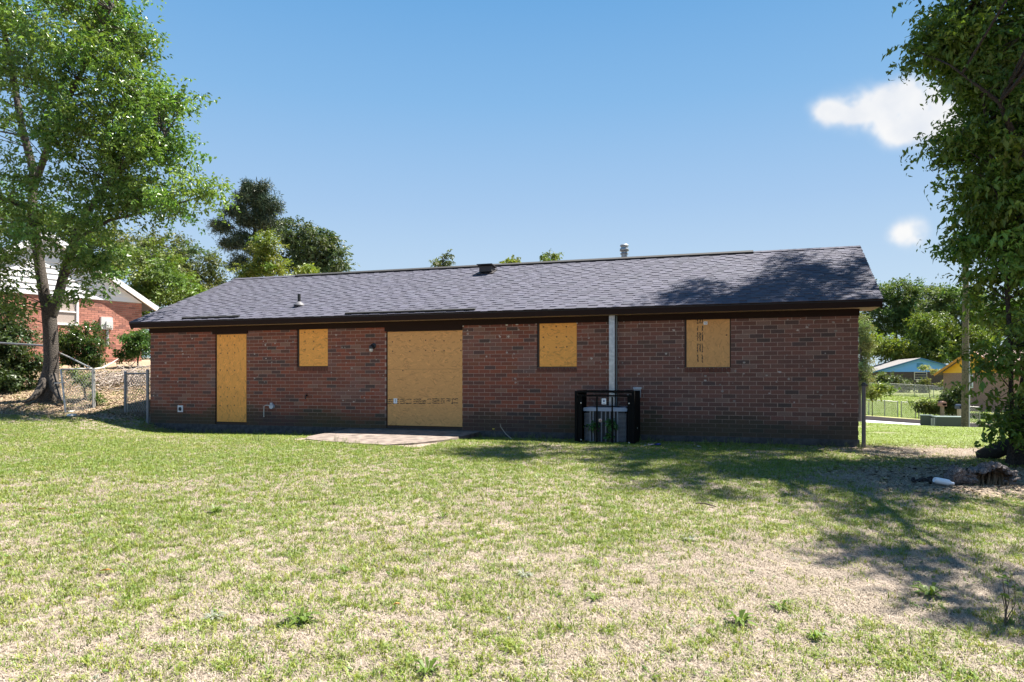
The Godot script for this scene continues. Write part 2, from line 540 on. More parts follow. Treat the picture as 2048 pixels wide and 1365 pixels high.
func build_house() -> void:
	var h := thing("brick_house", "single-storey brown brick house with boarded openings and dark shingle roof", "house", house_at)
	var grit := ramp_tex(256, 0.08, 5, 41, Color(0.70, 0.70, 0.70), Color(1, 1, 1))
	var bump := ramp_tex(256, 0.12, 4, 42, Color.BLACK, Color.WHITE)
	# --- masonry
	var mort := MB.new()
	var ys := [-0.02, 0.06, 0.1, 0.14, 0.18, 0.22, 0.26, 0.30, 0.34, 0.38, 0.42, 0.46, 1.29, 1.305, 1.345, 2.105, 2.135, 2.34]
	for i in ys.size() - 1:
		for q in spans(ys[i], ys[i + 1], 0.004, LEN - 0.004, openings):
			var mt := smoothstep(0.5, 0.12, ys[i] + 0.02)
			mort.col = Color(0.53, 0.385, 0.315).lerp(Color(0.085, 0.078, 0.062), mt * 0.8)
			mort.bx(q[0] + 0.003, q[1] - 0.003, ys[i], ys[i + 1], -0.11, -0.0050)
	var mm := grain(vmat(0.95), grit, 2.0)
	var wall := part("wall", mort.mesh(mm), h)
	var stain := noise(0.5, 4, 51)
	var bloom := noise(0.45, 4, 52)
	var list := []
	var course := 0.0794
	var bl := 0.242
	var chips := noise(2.0, 2, 77)
	for row in 28:
		var y0 := row * course + 0.005
		var y1 := y0 + course - 0.0095
		for q in spans(y0, y1, 0.0, LEN, openings):
			var s: float = floorf(q[0] / bl) * bl + (0.0 if row % 2 == 0 else bl * 0.5) - bl
			while s < q[1]:
				var a := maxf(s + rng.randf_range(0.0046, 0.0074), q[0])
				var e := minf(s + bl - rng.randf_range(0.0046, 0.0074), q[1])
				if e - a > 0.03:
					list.append([a, e, y0 + rng.randf_range(-0.001, 0.001), y1 + rng.randf_range(-0.001, 0.001), brick_colour((a + e) * 0.5, y0, stain, bloom)])
				s += bl
	list.sort_custom(func(p, r): return p[0] > r[0])
	# rowlock sills
	for w in [openings[1], openings[3], openings[4]]:
		var nn := 11
		var step: float = (w[1] - w[0]) / nn
		for i in nn:
			list.append([w[0] + i * step + 0.005, w[0] + (i + 1) * step - 0.005, w[2] - 0.085, w[2] - 0.004, Color(0.17, 0.062, 0.040) * rng.randf_range(0.85, 1.1), true])
	var bm := vmat(0.88)
	grain(bm, grit, 3.1, bump, 0.25)
	var tones := {}
	var rest := MB.new()
	var count := 0
	for q in list:
		var proud := rng.randf_range(-0.002, 0.002) + (0.012 if q.size() > 5 else 0.0)
		var t := Transform3D(Basis(), Vector3((q[0] + q[1]) * 0.5, (q[2] + q[3]) * 0.5, -0.045 + proud))
		var size := Vector3(q[1] - q[0], q[3] - q[2], 0.09)
		if count < 300:
			var one := MB.new()
			one.col = q[4]
			one.box(Transform3D(), size)
			var o := part("brick", one.mesh(bm), wall)
			o.transform = t
			count += 1
		else:
			rest.col = q[4]
			rest.box(t, size)
	part("brick_courses", rest.mesh(bm), wall, "", "stuff")
	# mortar smears and paint flecks left on the brick face
	var fl := MB.new()
	for k in 300:
		var s := rng.randf_range(0.1, LEN - 0.1)
		var y := rng.randf_range(0.5, 2.18)
		if chips.get_noise_2d(s * 0.2, y * 0.2) < -0.1 or spans(y - 0.03, y + 0.03, s - 0.05, s + 0.05, openings) != [[s - 0.05, s + 0.05]]:
			continue
		var r := rng.randf_range(0.008, 0.028)
		fl.col = Color(0.42, 0.36, 0.32) * rng.randf_range(0.5, 1.15)
		var c := Vector3(s, y, 0.0035)
		var ring := []
		for j in 7:
			ring.append(c + Vector3(cos(TAU * j / 7) * r * rng.randf_range(0.6, 1.5), sin(TAU * j / 7) * r * rng.randf_range(0.5, 1.1), 0))
		for j in 7:
			fl.tri(c + Vector3(0, 0, 0.003), ring[j], ring[(j + 1) % 7])
	for top in [[1.88, 2.19, 0.02], [6.42, 2.2, 0.012], [8.24, 2.19, 0.03], [9.2, 2.195, 0.045], [9.42, 2.20, 0.05], [0.06, 2.2, 0.02], [9.83, 2.205, 0.018], [10.67, 2.2, 0.018], [11.6, 2.205, 0.012], [11.9, 2.215, 0.012]]:
		fl.col = Color(0.62, 0.58, 0.50)
		fl.box(Transform3D(Basis(), Vector3(top[0], top[1], 0.006)), Vector3(top[2], 0.045, 0.012))
	part("mortar_smear", fl.mesh(vmat(0.9)), wall, "", "stuff")
	# other walls of the house, and the slab edge
	var ow := MB.new()
	ow.bx(0.0, 0.1, 0.0, 2.34, -6.5, -0.115)
	ow.bx(LEN - 0.1, LEN, 0.0, 2.34, -6.5, -0.115)
	ow.bx(0.11, LEN - 0.11, 0.0, 2.34, -6.6, -6.5)
	for x in [0.0, LEN - 0.1]:
		for sgn in [0.0, 0.1]:
			ow.tri(Vector3(x + sgn, 2.34, -0.05), Vector3(x + sgn, 2.34, -6.4), Vector3(x + sgn, 3.78, -3.2))
	part("side_wall", ow.mesh(grain(mat(Color(0.15, 0.068, 0.052), 0.9), grit, 2.0)), h)
	var fd := MB.new()
	fd.bx(-0.012, LEN + 0.012, -0.75, -0.002, -6.6, 0.014)
	part("foundation", fd.mesh(grain(mat(Color(0.105, 0.10, 0.10), 0.95), ramp_tex(256, 0.03, 5, 43, Color(0.55, 0.55, 0.58), Color(1, 1, 1)), 0.9, bump, 0.6)), h)
	# --- brown timber trim
	var brown := mat(Color(0.022, 0.012, 0.009), 0.8)
	brown.metallic_specular = 0.25
	var fr := MB.new()
	fr.bx(-0.01, LEN + 0.01, 2.195, 2.315, 0.006, 0.03)
	fr.bx(1.88, 2.86, 2.135, 2.195, 0.008, 0.034)
	fr.bx(6.42, 8.23, 2.105, 2.195, 0.008, 0.034)
	part("frieze_board", fr.mesh(brown), h)
	var fa := MB.new()
	fa.bx(-0.27, 16.03, 2.312, 2.432, 0.315, 0.34)
	fa.bx(-0.27, 16.03, 2.428, 2.452, 0.322, 0.352)
	part("fascia", fa.mesh(brown), h)
	var so := MB.new()
	so.bx(-0.27, 16.03, 2.318, 2.330, 0.002, 0.314)
	for e in [[-0.27, -0.01], [LEN + 0.01, 16.03]]:
		so.bx(e[0], e[1], 2.318, 2.33, -0.5, -0.001)
	part("soffit", so.mesh(grain(mat(Color(0.44, 0.30, 0.17), 0.8), grit, 1.5)), h)
	# --- roof
	var e0 := Vector3(-0.3, 2.44, 0.352)
	var e1 := Vector3(16.06, 2.44, 0.352)
	var r0 := Vector3(-0.13, 3.975, -3.2)
	var r1 := Vector3(16.32, 3.975, -3.2)
	var vdir := Vector3(0, r0.y - e0.y, r0.z - e0.z)
	var slope := vdir.length()
	vdir /= slope
	var ndir := Vector3(1, 0, 0).cross(vdir) * -1.0
	if ndir.y < 0:
		ndir = -ndir
	var dk := MB.new()
	var lo := -ndir * 0.05
	for f in [[e0, e1, r1, r0], [Vector3(-0.3, 2.44, -6.75), Vector3(16.06, 2.44, -6.75), r1, r0]]:
		var nn := ndir if f[0].z > 0 else Vector3(0, ndir.y, -ndir.z)
		var dn: Vector3 = -nn * 0.05
		dk.quad(f[0], f[1], f[2], f[3], nn)
		dk.quad(f[0] + dn, f[1] + dn, f[2] + dn, f[3] + dn, -nn)
		dk.quad(f[0], f[1], f[1] + dn, f[0] + dn, Vector3(0, 0, 1))
		dk.quad(f[0], f[3], f[3] + dn, f[0] + dn, Vector3.LEFT)
		dk.quad(f[1], f[2], f[2] + dn, f[1] + dn, Vector3.RIGHT)
	var sh_tex := ramp_tex(512, 0.25, 3, 44, Color(0.5, 0.5, 0.53), Color(1, 1, 1))
	var roof := part("roof", dk.mesh(grain(mat(Color(0.05, 0.048, 0.052), 0.95), sh_tex, 1.5)), h)
	var rk := MB.new()
	for e in [[e0, r0, -1.0], [e1, r1, 1.0]]:
		var off := Vector3(-0.02 * e[2], -0.10, 0)
		rk.bar(e[0] + off + Vector3(0, 0, -0.03), e[1] + off, 0.025, 0.13)
	part("rake_board", rk.mesh(brown), h)
	# shingles: thick and thin laminated tabs, course over course
	var sm := vmat(0.93)
	grain(sm, sh_tex, 2.3)
	var rows := 27
	var expo := slope / rows
	var sl := []
	var basis := Basis(Vector3.RIGHT, ndir, Vector3.RIGHT.cross(ndir))
	for row in rows:
		var t := (row + 0.5) / rows
		var a := lerpf(e0.x, r0.x, t)
		var b := lerpf(e1.x, r1.x, t)
		var s := a
		var thick := rng.randf() < 0.5
		while s < b - 0.01:
			var w := rng.randf_range(0.13, 0.26) if thick else rng.randf_range(0.10, 0.24)
			var e := minf(s + w, b)
			sl.append([s, e, row, thick])
			s = e
			thick = not thick
	sl.sort_custom(func(p, q): return p[0] * 1.0 - p[2] * 0.25 > q[0] * 1.0 - q[2] * 0.25)
	var rs := MB.new()
	count = 0
	for q in sl:
		var th: float = 0.0125 if q[3] else 0.006
		var tone: float = rng.randf_range(0.86, 1.14) * (1.0 if q[3] else 0.93)
		var col := Color(0.130, 0.131, 0.178) * tone
		var v0: float = q[2] * expo - (0.012 if q[2] == 0 else 0.0)
		var v1: float = (q[2] + 1) * expo + 0.012
		var tilt := Basis(Vector3.RIGHT, 0.045 * -1.0)
		var c := Vector3(0, e0.y, e0.z) + vdir * ((v0 + v1) * 0.5) + ndir * (th * 0.5 + 0.003)
		c.x = (q[0] + q[1]) * 0.5
		var tr := Transform3D(basis * tilt, c)
		var size := Vector3(q[1] - q[0] - 0.0004, th, v1 - v0)
		if count < 300:
			var one := MB.new()
			one.col = col
			one.box(Transform3D(), size)
			var o := part("shingle", one.mesh(sm), roof)
			o.transform = tr
			count += 1
		else:
			rs.col = col
			rs.box(tr, size)
	part("shingle_courses", rs.mesh(sm), roof, "", "stuff")
	# ridge vent and cap shingles
	var black := mat(Color(0.018, 0.018, 0.020), 0.85)
	var rv := MB.new()
	for sg in [1.0, -1.0]:
		var nn := Vector3(0, ndir.y, ndir.z * sg)
		var vv := Vector3(0, vdir.y, vdir.z * sg)
		var bs := Basis(Vector3.RIGHT, nn, Vector3.RIGHT.cross(nn))
		rv.box(Transform3D(bs, Vector3(8.05, 3.975, -3.2) - vv * 0.075 + nn * 0.034), Vector3(12.1, 0.034, 0.15))
	part("ridge_vent", rv.mesh(black), roof)
	var cp := MB.new()
	for rge in [[-0.12, 1.98], [14.12, 16.2]]:
		var s: float = rge[0]
		while s < rge[1]:
			for sg in [1.0, -1.0]:
				var nn := Vector3(0, ndir.y, ndir.z * sg)
				var vv := Vector3(0, vdir.y, vdir.z * sg)
				cp.col = Color(0.130, 0.131, 0.178) * rng.randf_range(0.85, 1.1)
				cp.box(Transform3D(Basis(Vector3.RIGHT, nn, Vector3.RIGHT.cross(nn)) * Basis(Vector3(0, 0, 1), 0.03), Vector3(s + 0.075, 3.975, -3.2) - vv * 0.07 + nn * 0.024), Vector3(0.16, 0.008, 0.14))
			s += 0.145
	part("ridge_cap", cp.mesh(sm), roof)
	# dark bare strips near the eave, where the shingle edge is turned up
	for q in [[1.22, 2.83, 0.09], [5.62, 8.62, 0.045]]:
		var st := MB.new()
		st.box(Transform3D(basis, Vector3((q[0] + q[1]) * 0.5, e0.y, e0.z) + vdir * (q[2] + 0.02) + ndir * 0.034), Vector3(q[1] - q[0], 0.036, 0.05))
		part("dark_edge_strip", st.mesh(black), roof)
	# box vent, plumbing stack, flue
	var bv := MB.new()
	bv.box(Transform3D(basis, Vector3(7.87, e0.y, e0.z) + vdir * 3.2 + ndir * 0.028), Vector3(0.42, 0.012, 0.42))
	bv.bx(7.71, 8.03, 3.71, 3.843, -2.68, -2.42)
	bv.box(Transform3D(Basis(Vector3.RIGHT, -0.12), Vector3(7.87, 3.858, -2.53)), Vector3(0.40, 0.018, 0.38))
	part("box_vent", bv.mesh(mat(Color(0.03, 0.026, 0.028), 0.6)), roof)
	var ps := MB.new()
	var pv := Vector3(3.95, e0.y, e0.z) + vdir * 0.85
	ps.lathe(Transform3D(Basis(), pv), [Vector2(0.13, 0.015), Vector2(0.12, 0.05), Vector2(0.055, 0.10), Vector2(0.042, 0.11)], 14)
	part("pipe_boot", ps.mesh(mat(Color(0.10, 0.10, 0.115), 0.6)), roof)
	var pp := MB.new()
	pp.tube([pv + Vector3(0, 0.05, 0), pv + Vector3(0, 0.29, 0)], [0.036, 0.036], 12)
	part("plumbing_pipe", pp.mesh(mat(Color(0.012, 0.012, 0.014), 0.6)), roof)
	var fu := MB.new()
	fu.lathe(Transform3D(Basis(), Vector3(11.08, 3.76, -3.75)), [Vector2(0.075, 0), Vector2(0.075, 0.42), Vector2(0.10, 0.43), Vector2(0.10, 0.45), Vector2(0.075, 0.46), Vector2(0.075, 0.50), Vector2(0.115, 0.51), Vector2(0.11, 0.57), Vector2(0.085, 0.58), Vector2(0.085, 0.62), Vector2(0.11, 0.63), Vector2(0.10, 0.665), Vector2(0.0, 0.69)], 16)
	part("flue_pipe", fu.mesh(mat(Color(0.34, 0.36, 0.38), 0.45, 0.7)), roof)
	# --- boarded openings
	var jamb := mat(Color(0.040, 0.022, 0.015), 0.65)
	for i in openings.size():
		var o: Array = openings[i]
		var jb := MB.new()
		var y0 := maxf(o[2], 0.0)
		var y1 := minf(o[3], 2.2)
		jb.bx(o[0] + 0.001, o[0] + 0.05, y0, y1, -0.12, -0.03)
		jb.bx(o[1] - 0.05, o[1] - 0.001, y0, y1, -0.12, -0.03)
		jb.bx(o[0] + 0.05, o[1] - 0.05, y0, y1, -0.13, -0.09)
		jb.bx(o[0] + 0.05, o[1] - 0.05, y0, y0 + 0.05, -0.088, -0.03)
		part("door_frame" if i == 0 or i == 2 else "window_frame", jb.mesh(jamb), h)
	# [opening, s0, s1, y0, y1, turned grain, label]
	var boards := [
		[0, 1.975, 2.805, 0.065, 2.125, true, "tall narrow board over the door, nail holes in rows"],
		[1, 4.245, 4.985, 1.365, 2.205, false, "board over the small left window"],
		[2, 6.475, 8.215, 0.07, 1.284, false, "lower board of the wide opening with a printed stamp"],
		[2, 6.475, 8.215, 1.288, 2.097, false, "upper board of the wide opening with nail holes"],
		[3, 9.895, 10.66, 1.325, 2.205, false, "board over the middle window with three rows of nail holes"],
		[4, 12.785, 13.565, 1.300, 2.200, true, "board over the right window with an upright printed stamp"]]
	for i in boards.size():
		var q: Array = boards[i]
		var bb := MB.new()
		bb.box(Transform3D(), Vector3(q[2] - q[1], q[4] - q[3], 0.012))
		var om := StandardMaterial3D.new()
		om.albedo_texture = ImageTexture.create_from_image(osb(i, q[2] - q[1], q[4] - q[3], q[5]))
		om.roughness = 0.7
		var o := part("door_board" if i in [0, 2, 3] else "window_board", bb.mesh(om), h, q[6])
		o.position = Vector3((q[1] + q[2]) * 0.5, (q[3] + q[4]) * 0.5, -0.018)
	for q in [[6.66, 0.60, 0.085, 0.11, "1"], [13.13, 2.13, 0.07, 0.06, "10"]]:
		var tg := MB.new()
		tg.box(Transform3D(), Vector3(q[2], q[3], 0.003))
		var o := part("number_tag", tg.mesh(mat(Color(0.75, 0.76, 0.80), 0.6)), h, "white tag with a dark number")
		o.position = Vector3(q[0], q[1], -0.0100)
		var tm := TextMesh.new()
		var sf := SystemFont.new()
		sf.font_names = PackedStringArray(["Droid Sans"])
		tm.font = sf
		tm.text = q[4]
		tm.font_size = 16
		tm.pixel_size = q[3] * 0.05
		tm.depth = 0.001
		tm.material = mat(Color(0.05, 0.05, 0.07), 0.8)
		var t := part("number", tm, o)
		t.position = Vector3(0, 0, 0.0024)
	# --- metal line cover, conduit, fittings
	var galv := grain(mat(Color(0.50, 0.53, 0.56), 0.38, 0.75), ramp_tex(256, 0.03, 4, 45, Color(0.72, 0.74, 0.76), Color(1, 1, 1)), 1.4)
	var sp := MB.new()
	sp.bx(11.325, 11.435, 0.55, 2.316, 0.032, 0.11)
	part("line_cover", sp.mesh(galv), h, "shiny galvanised cover running from the soffit down to the cage")
	var cd := MB.new()
	cd.tube([Vector3(11.462, 0.5, 0.055), Vector3(11.462, 2.31, 0.055)], [0.016, 0.016], 10)
	for y in [0.95, 1.45, 2.1]:
		cd.bx(11.44, 11.485, y, y + 0.02, 0.035, 0.075)
	part("conduit", cd.mesh(mat(Color(0.13, 0.15, 0.15), 0.6)), h)
	var db := MB.new()
	db.bx(11.80, 11.93, 0.72, 0.885, 0.004, 0.09)
	db.bx(11.79, 11.95, 0.885, 0.915, 0.002, 0.115)
	part("disconnect_box", db.mesh(mat(Color(0.42, 0.44, 0.48), 0.5)), h, "grey electrical box on the wall behind the cage")
	var lm := MB.new()
	lm.lathe(Transform3D(Basis(Vector3.RIGHT, PI / 2), Vector3(6.14, 1.80, 0.002)), [Vector2(0.0, 0.025), Vector2(0.055, 0.02), Vector2(0.06, 0.0)], 14)
	lm.tube([Vector3(6.14, 1.80, 0.02), Vector3(6.14, 1.82, 0.09), Vector3(6.14, 1.79, 0.11)], [0.016, 0.016, 0.016], 8)
	lm.lathe(Transform3D(Basis(), Vector3(6.14, 1.73, 0.11)), [Vector2(0.045, 0.0), Vector2(0.052, 0.05), Vector2(0.03, 0.075), Vector2(0.0, 0.08)], 14)
	var wl := part("wall_lamp", lm.mesh(mat(Color(0.02, 0.02, 0.022), 0.5)), h)
	var gl := MB.new()
	gl.lathe(Transform3D(Basis(), Vector3(6.14, 1.66, 0.11)), [Vector2(0.0, 0.0), Vector2(0.03, 0.008), Vector2(0.043, 0.035), Vector2(0.042, 0.07)], 14)
	part("lamp_glass", gl.mesh(mat(Color(0.55, 0.55, 0.53), 0.25)), wl)
	var dv := MB.new()
	dv.bx(0.85, 1.0, 0.275, 0.435, 0.003, 0.02)
	var dvp := part("dryer_vent", dv.mesh(mat(Color(0.70, 0.71, 0.74), 0.5)), h, "small white wall vent with a round dark opening")
	var dh := MB.new()
	dh.lathe(Transform3D(Basis(Vector3.RIGHT, PI / 2), Vector3(0.925, 0.35, 0.021)), [Vector2(0.052, 0.012), Vector2(0.052, 0.0)], 18)
	var dd := MB.new()
	dd.lathe(Transform3D(Basis(Vector3.RIGHT, PI / 2), Vector3(0.925, 0.35, 0.022)), [Vector2(0.0, 0.002), Vector2(0.046, 0.001), Vector2(0.048, 0.0)], 18)
	part("vent_rim", dh.mesh(mat(Color(0.55, 0.56, 0.58), 0.5)), dvp)
	part("vent_opening", dd.mesh(mat(Color(0.015, 0.016, 0.02), 0.7)), dvp)
	var hb := MB.new()
	hb.tube([Vector3(3.53, 0.44, 0.0), Vector3(3.53, 0.44, 0.05)], [0.065, 0.055], 12)
	hb.bx(3.50, 3.55, 0.46, 0.53, 0.005, 0.05)
	part("outlet_cover", hb.mesh(mat(Color(0.42, 0.46, 0.52), 0.5)), h, "round blue-grey outlet cover low on the wall")
	var hp := MB.new()
	hp.tube([Vector3(3.49, 0.46, 0.045), Vector3(3.40, 0.47, 0.05), Vector3(3.345, 0.45, 0.055), Vector3(3.34, 0.2, 0.055)], [0.009, 0.009, 0.009, 0.009], 8)
	part("drain_pipe", hp.mesh(mat(Color(0.55, 0.54, 0.50), 0.6)), h)
	var hc := MB.new()
	hc.tube([Vector3(4.45, 0.70, 0.0), Vector3(4.46, 0.69, 0.07)], [0.02, 0.016], 8)
	hc.tube([Vector3(4.46, 0.72, 0.05), Vector3(4.46, 0.62, 0.075)], [0.012, 0.012], 8)
	hc.bx(4.43, 4.49, 0.735, 0.745, 0.03, 0.07)
	part("hose_tap", hc.mesh(mat(Color(0.03, 0.027, 0.028), 0.5, 0.4)), h)

func stroke(im: Image, x: float, y: float, l: float, w: float, a: float, c: Color, alpha: float) -> void:
	var W := im.get_width()
	var H := im.get_height()
	var ca := cos(a)
	var sa := sin(a)
	for i in int(l):
		var t := i - l * 0.5
		for j in int(w):
			var u := j - w * 0.5
			var X := int(x + t * ca - u * sa)
			var Y := int(y + t * sa + u * ca)
			if X >= 0 and Y >= 0 and X < W and Y < H:
				im.set_pixel(X, Y, im.get_pixel(X, Y).lerp(c, alpha))

func osb(which: int, w: float, h: float, turned: bool) -> Image:
	var per := 330.0
	var W := int(w * per)
	var H := int(h * per)
	var im := Image.create(W, H, false, Image.FORMAT_RGB8)
	var base := Color(0.80, 0.355, 0.070) if which in [0, 1, 4] else Color(0.63, 0.315, 0.105)
	im.fill(base.linear_to_srgb())
	var lum: float = [1.0, 1.0, 0.75, 0.9, 1.0, 0.75][which]
	for i in int(W * H / 300.0):
		var k := rng.randf_range(-0.42, 0.34) * lum
		var c := (base * (1.0 + k))
		if rng.randf() < 0.08:
			c = c.lerp(Color(0.25, 0.11, 0.03), 0.5)
		c.a = 1.0
		stroke(im, rng.randf() * W, rng.randf() * H, rng.randf_range(10, 44), rng.randf_range(3, 10), rng.randfn(PI / 2 if turned else 0.0, 0.6), c.linear_to_srgb(), 0.62)
	var dark := Color(0.10, 0.045, 0.018).linear_to_srgb()
	for i in 26:
		stroke(im, rng.randf() * W, rng.randf() * H, rng.randf_range(6, 16), 2, rng.randfn(PI / 2 if turned else 0.0, 0.5), dark, 0.5 * lum)
	# nail holes
	var rows := {0: [[0.12, 0.36, 0.60], [0.02, 0.12, 0.215, 0.41, 0.61, 0.715, 0.815]], 1: [[0.2, 0.5], [0.08, 0.32, 0.55]], 3: [[0.065, 0.30, 0.52, 0.64, 0.76, 0.985], [0.26, 0.52]], 4: [[0.11, 0.46, 0.73], [0.09, 0.32, 0.55]], 2: [[0.21], [0.02]], 5: [[0.93], [0.34]]}
	for x in rows[which][0]:
		for y in rows[which][1]:
			var X: float = x * W + rng.randfn(0, 2)
			var Y: float = y * H + rng.randfn(0, 2)
			stroke(im, X, Y, 9, 8, 0.0, dark, 1.0)
			stroke(im, X, Y + 4, 4, 3, PI / 2, dark, 0.5)
	# worn print: rows of small illegible marks between two rules
	var ink := Color(0.035, 0.022, 0.012).linear_to_srgb()
	if which == 2 or which == 5:
		var length := (H if which == 5 else W) * 1.0
		var cross := (0.30 * W) if which == 5 else (0.585 * H)
		var put := func(t: float, u: float, l: float, ww: float) -> void:
			if which == 2:
				stroke(im, t, cross + u - (t / length) * 10.0, l, ww, 0.0, ink, 1.0)
			else:
				stroke(im, cross - u, t, l, ww, PI / 2, ink, 1.0)
		var t := 0.0 if which == 2 else 0.02 * length
		var stop := length * (0.87 if which == 2 else 0.93)
		while t < stop:
			var word := rng.randf_range(20, 60)
			for line in [-17.0, -3.0, 11.0]:
				if rng.randf() < 0.82:
					var q := t
					while q < t + word:
						put.call(q, line + rng.randf_range(-2, 2), rng.randf_range(4, 9), rng.randf_range(4, 8))
						q += rng.randf_range(4, 8)
			t += word + rng.randf_range(6, 22)
		for t2 in ([0.085 * length, 0.872 * length] if which == 2 else [0.075 * length]):
			for u in range(-18, 18):
				put.call(t2, float(u), 3, 2)
		if which == 2:
			for bxo in [0.23, 0.505]:
				put.call(bxo * length, -9.0, 26, 2)
				put.call(bxo * length, 9.0, 26, 2)
	return im

# ---------------------------------------------------------------- patio, cage, machine
func hp(s: float, y: float, z: float) -> Vector3:
	return house_at * Vector3(s, y, z)

func build_patio() -> void:
	var b := MB.new()
	var rim := [Vector2(5.55, 0.03), Vector2(8.62, 0.03), Vector2(8.64, 0.9), Vector2(8.60, 1.75), Vector2(8.3, 2.5), Vector2(7.95, 2.9), Vector2(7.2, 2.78), Vector2(6.6, 2.62), Vector2(6.0, 2.35), Vector2(5.75, 1.9), Vector2(5.65, 0.8)]
	var mid := Vector3(7.0, -0.02, 1.3)
	for i in rim.size():
		var a := Vector3(rim[i].x, -0.02 - rim[i].y * 0.008, rim[i].y)
		var q: Vector2 = rim[(i + 1) % rim.size()]
		var e := Vector3(q.x, -0.02 - q.y * 0.008, q.y)
		b.quad(mid, a, e, e, Vector3.UP)
		b.quad(a, e, e + Vector3.DOWN * 0.3, a + Vector3.DOWN * 0.3, ((a + e) * 0.5 - mid).normalized())
	var m := grain(mat(Color.WHITE, 0.92), ramp_tex(512, 0.012, 5, 61, Color(0.30, 0.265, 0.245), Color(0.57, 0.52, 0.485), Color(0.46, 0.415, 0.385)), 0.6, ramp_tex(256, 0.1, 4, 62, Color.BLACK, Color.WHITE), 0.3)
	var o := part("patio", b.mesh(m))
	o.transform = house_at
	tag(o, "", "", "", "structure")

